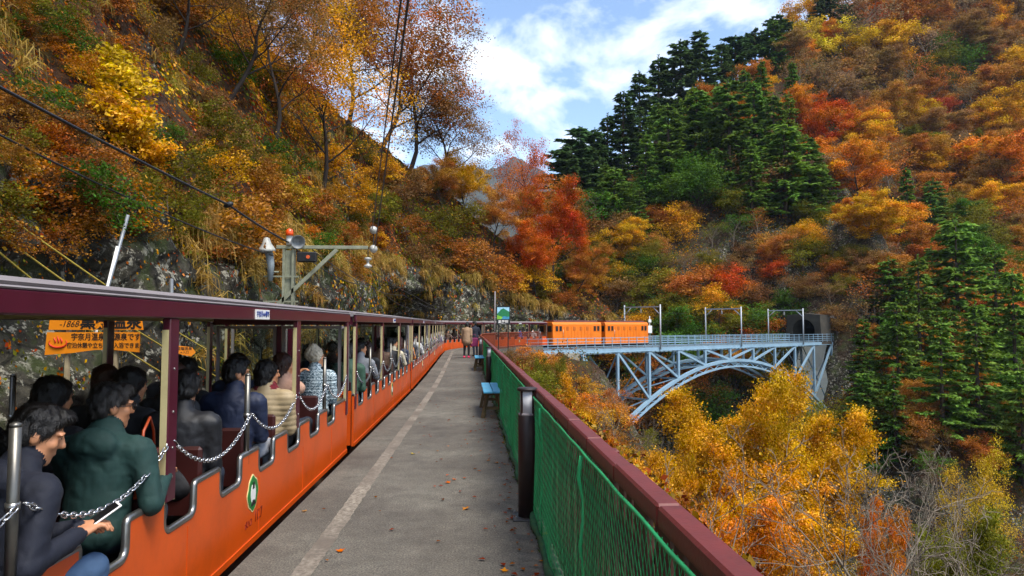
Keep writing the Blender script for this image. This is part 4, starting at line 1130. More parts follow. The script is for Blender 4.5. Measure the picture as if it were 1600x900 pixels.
# ------------------------------------------------------------------ fence along the platform
M_FENCE = paint('red_brown_rail_paint', rgb('#64201a'), 0.55, var=0.18, scale=7, bump=0.15, dirt=rgb('#3c1a16'), dirt_amt=0.6)
M_PICK = paint('dark_brown_picket', rgb('#3a1e16'), 0.7, var=0.25, scale=7, dirt=rgb('#6e4a2a'), dirt_amt=0.5)
M_NET = paint('green_netting', rgb('#2aa862'), 0.6, var=0.25, scale=6)
M_HEM = paint('dark_green_net_hem', rgb('#0d4a28'), 0.8, var=0.35, scale=14, bump=0.6, dirt=rgb('#4d5a22'), dirt_amt=0.6)
M_BRFENCE = paint('rust_brown_fence', rgb('#7a3418'), 0.6, var=0.2, scale=6)
_seg = np.r_[0, np.cumsum(np.hypot(np.diff(_fx), np.diff(_fy)))]
def fpt(a, off=0.0, z=0.0):
    """point at distance a along the fence, off towards the platform"""
    x, y = float(np.interp(a, _seg, _fx)), float(np.interp(a, _seg, _fy))
    x2, y2 = float(np.interp(a + 0.05, _seg, _fx)), float(np.interp(a + 0.05, _seg, _fy)); x1, y1 = float(np.interp(a - 0.05, _seg, _fx)), float(np.interp(a - 0.05, _seg, _fy))
    d = Vector((x2 - x1, y2 - y1, 0)).normalized()
    return Vector((x - d.y * off, y + d.x * off, z)), d
def frot(d): return (0, 0, -math.atan2(d.x, d.y))
A_END = float(np.interp(25.6, _fy, _seg))
gf = link('platform_fence', None, label='brown picket fence hung with green netting along the platform edge', cat='fence', loc=(0, 0, 0))
rs = MB().box((0, 0, 0), (0.075, 0.592, 0.068)).mesh('rail_section', M_FENCE, 0.008)
pk = MB().box((0, 0, 0.49), (0.022, 0.085, 0.92)).mesh('picket', M_PICK)
ps = MB().box((0, 0, 0.49), (0.07, 0.07, 0.98)).mesh('post', M_FENCE, 0.006)
rng = random.Random(5)
a = 2.0
while a < A_END:
    p, d = fpt(a + 0.3); link('rail_section', rs, gf, loc=(p.x, p.y, 1.0 + rng.uniform(-0.003, 0.003)), rot=frot(d)); a += 0.6
a = 2.0
while a < A_END:
    p, d = fpt(a, -0.015); link('picket', pk, gf, loc=(p.x, p.y, 0), rot=(0, rng.uniform(-0.01, 0.01), frot(d)[2])); a += 0.132
a = 2.6
while a < A_END + 0.5:
    p, d = fpt(a, -0.075); link('post', ps, gf, loc=(p.x, p.y, 0), rot=frot(d)); a += 1.8
for zz in (0.22, 0.8):
    MB().bar(fpt(1.9, -0.04)[0] + Vector((0, 0, zz)), fpt(A_END, -0.04)[0] + Vector((0, 0, zz)), 0.03, 0.05).build('cross_rail', M_PICK, gf)
nv, nf = [], []
def strand(pts, r):
    b = len(nv)
    for i, (p, d) in enumerate(pts):
        n_ = Vector((-d.y, d.x, 0))
        nv.extend([p + n_ * r, p - n_ * r * 0.5 + d * r * 0.87, p - n_ * r * 0.5 - d * r * 0.87])
    for i in range(len(pts) - 1):
        for k in range(3): nf.append((b + i * 3 + k, b + i * 3 + (k + 1) % 3, b + (i + 1) * 3 + (k + 1) % 3, b + (i + 1) * 3 + k))
def net_pt(a, z):
    bulge = 0.014 * math.sin(a * 1.9) * math.sin(z * 3) + 0.005 * math.sin(a * 5.3 + z * 4)
    p, d = fpt(a, 0.055 + bulge, z); return p, d
a, ztop = 1.6, 0.975
while a < A_END:
    near = a < 17
    step, r, ns_ = (0.05, 0.0015, 13) if near else (0.07, 0.0032, 9)
    for sg in (-1, 1):
        pts = []
        for i in range(ns_ + 1):
            z = ztop - (ztop - 0.03) * i / ns_
            u = a + sg * 0.5 * (ztop - z) + 0.002 * math.sin(i * 2.4 + a * 40) + 0.006 * math.sin(z * 5 + a * 2.2)
            pts.append(net_pt(min(max(u, 1.0), A_END), z))
        strand(pts, r)
    a += step
link('netting', fast_mesh('netting', [tuple(q) for q in nv], nf, M_NET), gf, kind='stuff')
hem = MB()
pts = [fpt(q, 0.07 + 0.012 * math.sin(q * 7), 0.035 + 0.012 * math.sin(q * 3.1))[0] for q in np.arange(1.6, A_END, 0.15)]
hem.tube(pts, [0.026 + 0.008 * math.sin(i * 1.7) for i in range(len(pts))], 7); hem.build('net_hem', M_HEM, gf)
tp = MB(); pts = [fpt(q, 0.055, 0.962 + 0.006 * abs(math.sin(q * 5.2)))[0] for q in np.arange(1.6, A_END, 0.1)]
tp.tube(pts, 0.007, 5); tp.build('net_head_rope', M_NET, gf)
a = 2.6
while a < A_END:
    pts = [fpt(a + 0.02 * math.sin(k * 1.3 + a), 0.062 + 0.01 * math.sin(k * 2), 0.95 - 0.9 * k / 9)[0] for k in range(10)]
    MB().tube(pts, [0.009 - 0.004 * k / 9 + 0.003 * math.sin(k * 2.1 + a) for k in range(10)], 6).build('net_gather', M_NET, gf); a += 1.8
# fence round the end of the platform
bf = link('curved_fence', None, label='rust-brown picket fence curving round the far end of the platform', cat='fence')
pk2 = MB().box((0, 0, 0.52), (0.025, 0.05, 0.95)).mesh('picket', M_BRFENCE)
a = A_END + 0.3
top = []
while a < _seg[-1]:
    p, d = fpt(a); link('picket', pk2, bf, loc=p, rot=frot(d)); a += 0.16
for zz in (0.16, 1.02):
    pts = [fpt(q, 0, zz)[0] for q in np.arange(A_END + 0.2, _seg[-1], 0.5)]
    MB().tube(pts, 0.035, 6).build('fence_rail', M_BRFENCE, bf)
# moss and leaves at the foot of the fence come with the plants

# ------------------------------------------------------------------ bollard lamps
M_BOL = paint('dark_brown_bollard_paint', rgb('#1f1210'), 0.55, var=0.2, scale=7, bump=0.03)
M_DIFF = paint('frosted_lamp_glass', rgb('#ececee'), 0.35, var=0.06, scale=5, dirt=rgb('#9a968c'), dirt_amt=0.4)
M_PLATE = paint('grey_base_plate', rgb('#4a4a4c'), 0.5, metal=0.4, var=0.2, scale=14)
_m, _q, _l, _b = nodes('frosted_lamp_tube'); _q.remove(_b)
_d = _q.new('ShaderNodeBsdfDiffuse'); _d.inputs[0].default_value = (0.86, 0.86, 0.88, 1); _t = _q.new('ShaderNodeBsdfTranslucent'); _t.inputs[0].default_value = (0.9, 0.9, 0.92, 1)
_x = _q.new('ShaderNodeMixShader'); _x.inputs[0].default_value = 0.45; _l.new(_d.outputs[0], _x.inputs[1]); _l.new(_t.outputs[0], _x.inputs[2]); _l.new(_x.outputs[0], _q['Material Output'].inputs['Surface'])
M_DIFF = _m
def bollard():
    r = link('bollard_lamp', None)
    MB().box((0, 0, 0.007), (0.24, 0.24, 0.014)).build('base_plate', M_PLATE, r, 0.003)
    for x in (-0.095, 0.095):
        for y in (-0.095, 0.095): MB().lathe([(0.013, 0.014), (0.013, 0.024), (0.008, 0.026), (0.008, 0.034)], (x, y, 0), 6, False).build('bolt', M_STEEL, r)
    MB().lathe([(0.074, 0.012), (0.074, 0.815), (0.07, 0.82)], n=28).build('shaft', M_BOL, r)
    ld = MB().lathe([(0.059, 0.82), (0.059, 1.015)], n=24).build('lamp_diffuser', M_DIFF, r)
    MB().lathe([(0.072, 0.818), (0.073, 0.822), (0.073, 0.834), (0.055, 0.838)], n=28).build('lamp_ring', M_LIP, r)
    for k in range(4):
        q = R(42 + 90 * k); MB().box((0.066 * math.cos(q), 0.066 * math.sin(q), 0.92), (0.014, 0.014, 0.20), Matrix.Rotation(q, 3, 'Z')).build('lamp_bar', M_BOL, r)
    MB().lathe([(0.072, 1.012), (0.083, 1.016), (0.083, 1.034), (0.07, 1.04), (0.0, 1.042)], n=28).build('cap', M_BOL, r)
    return r
bl = bollard()
for k, (x, y, lab) in enumerate([(0.385, 5.68, 'dark brown bollard lamp with white glass, closest to the camera by the netting'), (0.215, 16.0, 'dark brown bollard lamp behind the nearer blue bench'), (0.03, 26.3, 'farthest dark bollard lamp, by the far blue bench')]):
    c = bl if k == 0 else copy_tree(bl); c.location = (x, y, 0); tag(c, lab, 'bollard lamp', 'bollard lamps along the fence')

# ------------------------------------------------------------------ benches
M_BLUEP = paint('sky_blue_bench_paint', rgb('#4b9fc4'), 0.5, var=0.15, scale=7, bump=0.1, dirt=rgb('#7a8f96'), dirt_amt=0.6)
M_WOOD = paint('mossy_bench_wood', rgb('#57482c'), 0.85, var=0.3, scale=9, bump=0.3, dirt=rgb('#3d4420'), dirt_amt=0.6)
def bench():
    r = link('bench', None)
    for x in (-0.082, 0.082): MB().box((x, 0, 0.435), (0.152, 1.75, 0.035)).build('seat_plank', M_BLUEP, r, 0.006)
    for y in (-0.7, 0.7):
        MB().box((0, y, 0.395), (0.3, 0.06, 0.045)).build('crossbar', M_WOOD, r)
        for sx in (-1, 1):
            MB().bar((sx * 0.085, y + 0.035, 0.395), (sx * 0.165, y + 0.05 * (1 if y > 0 else -1), 0.0), 0.055, 0.05).build('leg', M_WOOD, r)
        MB().bar((-0.13, y - 0.01, 0.16), (0.13, y - 0.01, 0.16), 0.03, 0.05).build('stretcher', M_WOOD, r)
    return r
bn = bench()
for k, (x, y, lab) in enumerate([(0.20, 12.4, 'nearer sky-blue plank bench standing against the green netting'), (-0.02, 24.2, 'farther sky-blue plank bench beside the last bollard lamps')]):
    c = bn if k == 0 else copy_tree(bn); c.location = (x, y, 0); c.rotation_euler = (0, 0, R(1.2)); tag(c, lab, 'bench', 'blue benches on the platform')

# ------------------------------------------------------------------ station board
M_SIGNBK = paint('black_sign_panel', rgb('#0f1416'), 0.45, var=0.2)
so = link('station_sign', None, label='black station name board with a mountain picture on two posts', cat='sign', loc=(1.42, 42.6, -0.6), rot=(0, 0, R(-4)))
for x in (-0.3, 0.3): MB().box((x, 0.04, 1.2), (0.06, 0.06, 2.6)).build('post', M_SIGNBK, so)
sb = MB().box((0, 0, 2.72), (0.84, 0.05, 1.12)).build('board', M_SIGNBK, so)
def pane(name, col, pts, y): return MB().prism(pts, y, y - 0.002, 'y').build(name, paint(name + '_print', rgb(col), 0.5, var=0.2, scale=8), sb)
pane('picture_sky', '#9fd0e6', [(-0.37, 2.47), (0.37, 2.47), (0.37, 3.2), (-0.37, 3.2)], -0.0265)
pane('picture_mountain', '#1d7a4a', [(-0.37, 2.62), (0.37, 2.62), (0.37, 2.93), (0.2, 3.02), (0.02, 3.14), (-0.14, 3.06), (-0.37, 2.8)], -0.0295)
pane('picture_water', '#3d8fb5', [(-0.2, 2.47), (0.37, 2.47), (0.37, 2.6), (0.05, 2.66), (-0.2, 2.58)], -0.0325)
pane('picture_meadow', '#7fbf3a', [(-0.37, 2.47), (-0.12, 2.47), (-0.02, 2.6), (-0.37, 2.72)], -0.0355)
text_obj('station_name', '黒薙駅', 0.2, M_WHITE, frame_M((0, -0.027, 2.31), (1, 0, 0), (0, 0, 1)), sb, bold=0.004, spacing=1.1)
text_obj('station_name_latin', 'KURONAGI', 0.06, M_WHITE, frame_M((0, -0.027, 2.195), (1, 0, 0), (0, 0, 1)), sb)
MB().tube([at(772.5, 512, 46) + Vector((0, 0, -1.5)), at(773.5, 455, 46)], 0.045, 8).build('light_pole', M_LIP, label='slim pale grey pole standing behind the station name board', cat='pole')

# ------------------------------------------------------------------ orange hot spring boards beside the rock
M_SGN = paint('orange_sign_paint', rgb('#e8870f'), 0.5, var=0.06, scale=4)
M_INK = paint('black_lettering', rgb('#17130f'), 0.6, var=0.1)
M_INKR = paint('red_lettering', rgb('#c8300e'), 0.6, var=0.1)
M_PALEWOOD = paint('pale_sign_post', rgb('#a39272'), 0.8, var=0.2, scale=8)
sg = link('hot_spring_sign', None, label='orange boards with black Japanese lettering and red hot spring mark', cat='sign', loc=(-4.27, 7.9, -0.37), rot=(0, 0, R(-4)))
sg.scale = (0.86, 0.86, 0.88)
for x in (-0.33, 0.3): MB().bar((x - 0.02, 0.04, -0.5), (x, 0.04, 2.3), 0.045, 0.045).build('post', M_PALEWOOD, sg)
w1 = MB().prism([(-0.6, 1.80), (-0.25, 1.825), (0.05, 1.865), (0.3, 1.865), (0.62, 1.835), (0.62, 2.085), (-0.58, 2.085)], -0.012, 0.012, 'y').build('lower_board', M_SGN, sg)
w2 = MB().prism([(-0.56, 2.115), (0.66, 2.115), (0.62, 2.37), (-0.54, 2.37)], -0.012, 0.012, 'y').build('upper_board', M_SGN, sg)
def sgt(name, s_, sz, mat, x, z, par, **kw): return text_obj(name, s_, sz, mat, frame_M((x, -0.0135, z), (1, 0, 0), (0, 0, 1)), par, **kw)
sgt('lettering', '宇奈月温泉の 源泉です', 0.098, M_INK, 0.19, 2.02, w1, bold=0.0016, squeeze=0.9)
sgt('lettering', '宿泊休憩や立ち寄り入浴できます', 0.075, M_INK, 0.19, 1.915, w1, bold=0.0012, squeeze=0.9)
sgt('year_lettering', '-1868-', 0.11, M_INK, -0.28, 2.185, w2, shear=0.3)
sgt('lettering', '黒薙温泉', 0.2, M_INK, 0.25, 2.205, w2, bold=0.006)
hs2 = MB()
pts = [(-0.43 + 0.115 * math.cos(q), -0.016, 1.955 + 0.062 * math.sin(q)) for q in [R(150 + 240 * k / 18) for k in range(19)]]
hs2.tube(pts, [0.003 + 0.011 * math.sin(math.pi * k / 18) for k in range(19)], 5).build('hot_spring_bowl', M_INKR, w1)
for k in (-1, 0, 1):
    pts = [(-0.43 + 0.042 * k + 0.010 * math.sin(q * 5), -0.016, 1.945 + (0.095 if k == 0 else 0.075) * q) for q in [j / 10 for j in range(11)]]
    MB().tube(pts, [0.003 + 0.008 * math.sin(math.pi * (j / 10) ** 0.8) for j in range(11)], 5).build('hot_spring_steam', M_INKR, w1)
s3 = link('arrow_sign', None, label='small orange arrow-shaped board on a thin post by the rope', cat='sign', loc=(-4.55, 11.0, -0.6), rot=(0, 0, R(16)))
MB().box((0, 0.03, 0.9), (0.035, 0.035, 1.8)).build('post', M_DARK, s3)
ab = MB().prism([(-0.14, 1.7), (0.1, 1.66), (0.16, 1.72), (0.1, 1.80), (-0.13, 1.83)], -0.01, 0.01, 'y').build('board', M_SGN, s3)
text_obj('lettering', '黒薙温泉', 0.055, M_INK, frame_M((0, -0.0115, 1.775), (1, 0, 0), (0, 0, 1)), ab)
text_obj('lettering', '→入口', 0.045, M_INK, frame_M((0, -0.0115, 1.72), (1, 0, 0), (0, 0, 1)), ab)
# slanting poles and ropes on the rock
M_GALV = paint('galvanised_steel', rgb('#8d9194'), 0.45, metal=0.6, var=0.2, scale=8)
for k, (p0, p1, Y0, r_, lab) in enumerate([((154, 500), (200, 336), 9.4, 0.023, 'tall grey steel pole leaning against the mossy rock'), ((150, 520), (183, 385), 9.3, 0.016, 'short pale pole leaning beside the taller steel pole'), ((268, 520), (268, 436), 11.2, 0.028, 'upright steel stake sticking up behind the carriage roof')]):
    a_, b_ = at(*p0, Y0), at(*p1, Y0 + 0.25); a_ = b_ + (a_ - b_) * 1.9
    po = MB().tube([a_, b_], r_, 10).build('steel_pole', M_GALV if k != 1 else M_WHITE, label=lab, cat='pole', group='poles against the rock')
M_ROPE = paint('yellow_rope', rgb('#b09a3c'), 0.8, var=0.3, scale=40, bump=0.5)
for k, (p0, p1, Y0, Y1, lab) in enumerate([((-60, 287), (420, 600), 7.6, 13.8, 'highest of the three yellow ropes slanting across the rock'), ((-60, 322), (360, 600), 7.5, 12.6, 'middle one of the three yellow ropes on the rock'), ((-60, 345), (300, 610), 7.4, 11.6, 'lowest of the three yellow ropes on the rock')]):
    a_, b_ = at(*p0, Y0), at(*p1, Y1); pts = []
    for i in range(25):
        t = i / 24; p = a_.lerp(b_, t); p.z -= 0.12 * math.sin(math.pi * t); pts.append(p)
    MB().tube(pts, 0.011, 6).build('rope', M_ROPE, label=lab, cat='rope', group='yellow ropes on the rock')

# ------------------------------------------------------------------ catenary pole with its lamp, horn and beacon
M_POLE = paint('pale_green_grey_pole', rgb('#82846f'), 0.75, var=0.25, scale=5, bump=0.1, dirt=rgb('#5c5c4a'), dirt_amt=0.5)
PXY = Vector((-4.2, 15.5, 0))
cpz = link('catenary_pole', None, label='pale green-grey catenary post with bracket arm, lamp and loudspeaker behind the train', cat='pole', loc=(PXY.x, PXY.y, -0.7))
zo = 0.7
for x in (-0.1, 0.1): MB().box((x, 0, 1.9 + 0.05), (0.05, 0.16, 3.9)).build('flange', M_POLE, cpz)
MB().box((0, 0, 1.95), (0.15, 0.03, 3.86)).build('web', M_POLE, cpz)
for zz in (2.75, 3.3): MB().box((-0.15, -0.06, zz + 0.0), (0.75, 0.03, 0.035)).build('strap', M_POLE, cpz)
MB().box((0.72, 0, 3.95), (2.0, 0.07, 0.075)).build('bracket_arm', M_POLE, cpz, 0.008)
MB().bar((-0.35, -0.05, 2.55), (1.05, -0.05, 3.9), 0.06, 0.08).build('brace', M_POLE, cpz)
M_PORC = paint('white_porcelain', rgb('#a9a79f'), 0.3, var=0.1)
for k, zz in enumerate((3.92, 4.34)):
    i_ = MB().lathe([(0.02, -0.1), (0.075, -0.08), (0.085, -0.05), (0.06, -0.03), (0.085, 0.0), (0.085, 0.03), (0.05, 0.07), (0.02, 0.1)], n=14); i_.xform(Matrix.Translation((1.84, -0.02, zz)) @ Matrix.Rotation(R(90), 4, 'X')); i_.build('insulator', M_PORC, cpz)
MB().tube([(1.7, 0, 3.95), (1.84, 0, 3.92), (1.84, 0, 4.34)], 0.014, 6).build('insulator_pin', M_DARK, cpz)
MB().lathe([(0.015, 0.0), (0.09, 0.02), (0.09, 0.05), (0.03, 0.09), (0.03, 0.16), (0.08, 0.18), (0.08, 0.22), (0.01, 0.24)], (1.72, 0, 3.5), 12).build('wire_hanger', M_PORC, cpz)
MB().tube([(1.72, 0, 3.72), (1.72, 0, 3.92)], 0.012, 6).build('hanger_rod', M_DARK, cpz)
lamp = MB().lathe([(0.02, 0.42), (0.06, 0.40), (0.1, 0.28), (0.17, 0.18), (0.19, 0.12), (0.17, 0.12), (0.02, 0.2)], n=18); lamp.xform(Matrix.Translation((-0.42, -0.2, 3.72)) @ Matrix.Rotation(R(8), 4, 'X')); lm_ = lamp.build('floodlight_hood', paint('dull_white_lamp', rgb('#a8a8a0'), 0.5, var=0.15), cpz)
MB().tube([(-0.4, -0.16, 3.86), (-0.36, -0.12, 3.55), (-0.37, -0.1, 3.2)], [0.09, 0.08, 0.055], 12).build('floodlight_body', paint('grey_blue_metal', rgb('#8a9498'), 0.5, var=0.1), cpz)
MB().tube([(-0.4, -0.1, 3.4), (-0.2, -0.06, 3.4)], 0.02, 6).build('lamp_bracket', M_POLE, cpz)
horn = MB().lathe([(0.04, 0.0), (0.05, 0.1), (0.09, 0.2), (0.15, 0.27), (0.155, 0.28), (0.14, 0.27), (0.05, 0.14)], n=20); horn.xform(Matrix.Translation((0.12, 0.1, 4.13)) @ Matrix.Rotation(R(108), 4, 'X') @ Matrix.Rotation(R(22), 4, 'Y')); horn.build('loudspeaker_horn', paint('grey_horn', rgb('#7d8080'), 0.5), cpz)
MB().lathe([(0.07, 4.0), (0.075, 4.1), (0.07, 4.2), (0.085, 4.2)], (0.0, 0.0, 0.0), 14).build('beacon_base', M_WHITE, cpz)
MB().lathe([(0.08, 4.2), (0.085, 4.26), (0.075, 4.33), (0.03, 4.36), (0, 4.36)], (0.0, 0, 0), 14).build('beacon_lens', paint('orange_beacon_lens', rgb('#e2501a'), 0.2, var=0.05), cpz)
MB().box((0.42, -0.12, 3.72), (0.42, 0.16, 0.22)).build('signal_box', M_BLACK, cpz, 0.02)
MB().lathe([(0.04, 0), (0.04, 0.02)], n=12).xform(Matrix.Translation((0.46, -0.2, 3.72)) @ Matrix.Rotation(R(90), 4, 'X')).build('signal_lens', paint('red_signal_lens', rgb('#d05a2a'), 0.3), cpz)
# wires
M_WIRE = paint('black_cable', rgb('#17181c'), 0.5, var=0.2)
def wire(pts, r_, lab, sag=0.1, nm='overhead_wire', grp='overhead wires'):
    P = []
    for (a_, b_) in zip(pts[:-1], pts[1:]):
        a_, b_ = Vector(a_), Vector(b_)
        for i in range(16):
            t = i / 16; p = a_.lerp(b_, t); p.z -= sag * 4 * t * (1 - t); P.append(p)
    P.append(Vector(pts[-1]))
    return MB().tube(P, r_, 6).build(nm, M_WIRE, label=lab, cat='wire', group=grp)
ins = PXY + Vector((1.84, 0, -0.7))
t0_ = at(634, -60, 4.6); t1_ = at(646, -60, 4.6)
wire([ins + Vector((-0.03, 0, 4.36)), t0_, t0_ + (t0_ - ins - Vector((0, 0, 4.36))) * 0.6], 0.008, 'left of the two black wires dropping steeply to the insulators', 0.0)
wire([ins + Vector((0.03, 0, 3.95)), t1_, t1_ + (t1_ - ins - Vector((0, 0, 3.95))) * 0.6], 0.010, 'right of the two black wires dropping steeply to the insulators', 0.0)
c1 = at(-60, 104, 7.2); c2 = at(-60, 180, 7.2)
pt = PXY + Vector((0, -0.1, 3.35))
wire([c1 + (c1 - pt) * 0.4, c1, at(357, 320, 13.2), pt], 0.020, 'thick black cable sagging across the upper left hillside', 0.03)
MB().lathe([(0.02, -0.09), (0.05, -0.05), (0.055, 0.0), (0.05, 0.05), (0.02, 0.09)], n=12).xform(Matrix.Translation(at(357, 320, 13.2)) @ Matrix.Rotation(R(70), 4, 'Y')).build('cable_joint', M_WIRE, label='black lump of a cable joint on the thick cable', cat='cable joint')
wire([c2 + (c2 - pt) * 0.4, c2, PXY + Vector((-0.3, -0.1, 3.05))], 0.012, 'thinner black cable running below the thick cable', 0.12)
def tp_(s, lat_, z): x, y, h = path(s, lat_); return Vector((float(x), float(y), z))
wire([pt, tp_(30, -1.7, 3.3), tp_(47, -1.9, 2.6)], 0.014, 'cable sagging from the pole towards the rock behind the train', 0.35)
wire([PXY + Vector((0.5, 0, 3.2)), tp_(32, -0.6, 2.9), tp_(52, -1.2, 2.5)], 0.010, 'thin wire running along above the middle carriages', 0.3)
wire([ins + Vector((-0.12, 0, 3.5)), tp_(30, 0.1, 2.75), tp_(44, 0.0, 2.7), tp_(56, 0.0, 2.7), tp_(66, 0, 2.7), tp_(100, 0, 2.7)], 0.008, 'contact wire over the train roofs and the bridge', 0.04)

# ------------------------------------------------------------------ arch bridge
M_BR = paint('pale_blue_bridge_paint', rgb('#86a3b6'), 0.5, var=0.1, scale=0.8, bump=0.05, dirt=rgb('#6d8290'), dirt_amt=0.5)
M_BRD = paint('bridge_deck_grey', rgb('#6f7f88'), 0.7, var=0.15, scale=2)
br = link('arch_bridge', None, label='pale blue steel arch bridge carrying the railway across the gorge', cat='bridge', loc=B_O)
def bl_(t, lat_, z): return B_DIR * t + B_N * lat_ + Vector((0, 0, z))
def bbar(name, a_, b_, w_, h_, mat=None, par=None, up=(0, 0, 1)): return MB().bar(a_, b_, w_, h_, up).build(name, mat or M_BR, par or br)
KT = [1.3 + 4.17 * k for k in range(11)]
def za(k): return -2.1 - 0.32 * (k - 5.15) ** 2
ZD = -0.52
for lat_ in (2.2, -1.7):
    bbar('edge_girder', bl_(-5, lat_, ZD - 0.16), bl_(B_LEN + 0.6, lat_, ZD - 0.16), 0.16, 0.30)
    bbar('girder_flange', bl_(-5, lat_, ZD - 0.325), bl_(B_LEN + 0.6, lat_, ZD - 0.325), 0.3, 0.03)
    for k in range(11):
        kk = min(max(k, 0.0), 10)
        zb_ = za(k) if 0 < k < 10 else -11.2
        if zb_ < ZD - 1.2:
            lean_ = 0.0 if 0 < k < 10 else (-0.3 if k == 0 else 0.8)
            bbar('column', bl_(KT[k], lat_, ZD - 0.34), bl_(KT[k] + lean_, lat_, zb_), 0.2, 0.24, up=B_DIR)
        MB().box(bl_(KT[k], lat_, ZD - 0.42), (0.5, 0.06, 0.34), Matrix.Rotation(R(36), 3, 'Z')).build('gusset_plate', M_BR, br)
        if k < 5: bbar('diagonal', bl_(KT[k], lat_, ZD - 0.4), bl_(KT[k + 1], lat_, za(k + 1) + 0.1), 0.17, 0.2)
        if k > 5: bbar('diagonal', bl_(KT[k], lat_, ZD - 0.4), bl_(KT[k - 1], lat_, za(k - 1) + 0.1), 0.17, 0.2)
    ks = [-0.1 + 0.425 * i for i in range(25)]
    for k0, k1 in zip(ks[:-1], ks[1:]):
        t0, t1 = 1.3 + 4.17 * k0, 1.3 + 4.17 * k1
        bbar('arch_segment', bl_(t0, lat_, za(k0)), bl_(t1, lat_, za(k1)), 0.3, 0.28)
for lat_ in (2.2, -1.7):
    for i, (k0, k1) in enumerate(zip(ks[:-1], ks[1:])):
        t0, t1 = 1.3 + 4.17 * k0, 1.3 + 4.17 * k1
        bbar('arch_lower_chord', bl_(t0, lat_, za(k0) - 0.62), bl_(t1, lat_, za(k1) - 0.62), 0.22, 0.16)
        tm = (t0 + t1) / 2; km = (k0 + k1) / 2
        bbar('arch_lacing', bl_(t0, lat_, za(k0) - 0.2), bl_(tm, lat_, za(km) - 0.6), 0.06, 0.06); bbar('arch_lacing', bl_(tm, lat_, za(km) - 0.6), bl_(t1, lat_, za(k1) - 0.2), 0.06, 0.06)
for k in range(0, 11):
    zz = za(min(max(k, 0.2), 9.8))
    bbar('cross_strut', bl_(KT[k], 2.0, zz), bl_(KT[k], -1.5, zz), 0.14, 0.16)
    bbar('cross_beam', bl_(KT[k], 2.0, ZD - 0.3), bl_(KT[k], -1.5, ZD - 0.3), 0.14, 0.22)
    if zz < -3:
        bbar('sway_brace', bl_(KT[k], 2.1, ZD - 0.5), bl_(KT[k], -1.6, zz), 0.09, 0.09); bbar('sway_brace', bl_(KT[k] + 0.12, -1.6, ZD - 0.5), bl_(KT[k] + 0.12, 2.1, zz), 0.09, 0.09)
    if k < 10:
        z2 = za(min(k + 1, 9.8)); bbar('lateral_brace', bl_(KT[k], 2.1, zz), bl_(KT[k + 1], -1.6, z2), 0.1, 0.1); bbar('lateral_brace', bl_(KT[k], -1.6, zz + 0.11), bl_(KT[k + 1], 2.1, z2 + 0.11), 0.1, 0.1)
for lat_, w_ in ((1.55, 1.2), (-1.3, 0.7)):
    bbar('walkway', bl_(-5, lat_, ZD + 0.02), bl_(B_LEN + 0.4, lat_, ZD + 0.02), w_, 0.05, M_BRD)
for lat_ in (0.4, -0.4): bbar('stringer', bl_(-3, lat_, -0.9), bl_(B_LEN + 0.4, lat_, -0.9), 0.2, 0.36)
rp = MB().box((0, 0, 0.48), (0.05, 0.05, 0.98)).mesh('railing_post', M_BR)
for lat_ in (2.28, -1.82):
    t = -4.8
    while t < B_LEN + 0.5:
        o = link('railing_post', rp, br, loc=bl_(t, lat_, ZD), rot=(0, 0, R(36))); t += 1.06
    for zz in (0.2, 0.42, 0.64, 0.92): bbar('railing_rail', bl_(-5, lat_ + 0.045, ZD + zz), bl_(B_LEN + 0.4, lat_ + 0.045, ZD + zz), 0.03, 0.045)
MB().box(bl_(-2.2, 0.2, -2.3), (5.0, 5.2, 3.0), Matrix.Rotation(R(36), 3, 'Z')).build('abutment', M_CONC, br)
MB().box(bl_(0.6, 2.2, -11.9), (1.6, 1.6, 1.8), Matrix.Rotation(R(36), 3, 'Z')).build('footing', M_CONC, br)
MB().box(bl_(B_LEN + 0.6, 2.2, -11.9), (1.6, 1.6, 1.8), Matrix.Rotation(R(36), 3, 'Z')).build('footing', M_CONC, br)
# gantries over the track
M_GAN = paint('grey_white_gantry', rgb('#a9adb0'), 0.5, metal=0.2, var=0.1)
def gantry():
    g = link('wire_gantry', None)
    for lat_ in (2.42, -1.96):
        MB().tube([(lat_, 0, 0), (lat_, 0, 4.15)], 0.07, 10).build('post', M_GAN, g)
        s_ = 1 if lat_ > 0 else -1
        MB().tube([(lat_ - s_ * 0.02, 0, 3.2), (lat_ - s_ * 0.85, 0, 3.9)], 0.045, 6).build('knee_brace', M_GAN, g)
    MB().box((0.23, 0, 3.95), (4.3, 0.09, 0.11)).build('crossbeam', M_GAN, g)
    MB().lathe([(0.05, 3.4), (0.09, 3.45), (0.05, 3.55), (0.09, 3.62), (0.04, 3.72), (0.02, 3.9)], (0.1, 0, 0), 10).build('insulator', M_PORC, g)
    return g
g0 = gantry()
for k, t in enumerate((11.0, 23.9, 36.2)):
    c = g0 if k == 0 else copy_tree(g0); c.location = bpt(t, 0, -0.75); c.rotation_euler = (0, 0, R(-54)); tag(c, ('grey wire gantry on the bridge just past the leading locomotive', 'grey wire gantry over the middle of the bridge', 'grey wire gantry on the bridge close to the tunnel mouth')[k], 'gantry', 'overhead wire gantries on the bridge')
sm = link('signal_mast', None, label='white signal box on a slim mast beyond the bridge railing', cat='signal', loc=bpt(15.2, -2.4, -0.7))
MB().tube([(0, 0, 0), (0, 0, 3.1)], 0.05, 8).build('mast', M_GAN, sm)
MB().box((0, 0, 1.75), (0.42, 0.3, 0.75)).build('equipment_box', M_WHITE, sm, 0.02)
MB().box((0, 0, 2.6), (0.3, 0.2, 0.3)).build('signal_head', M_WHITE, sm, 0.02)
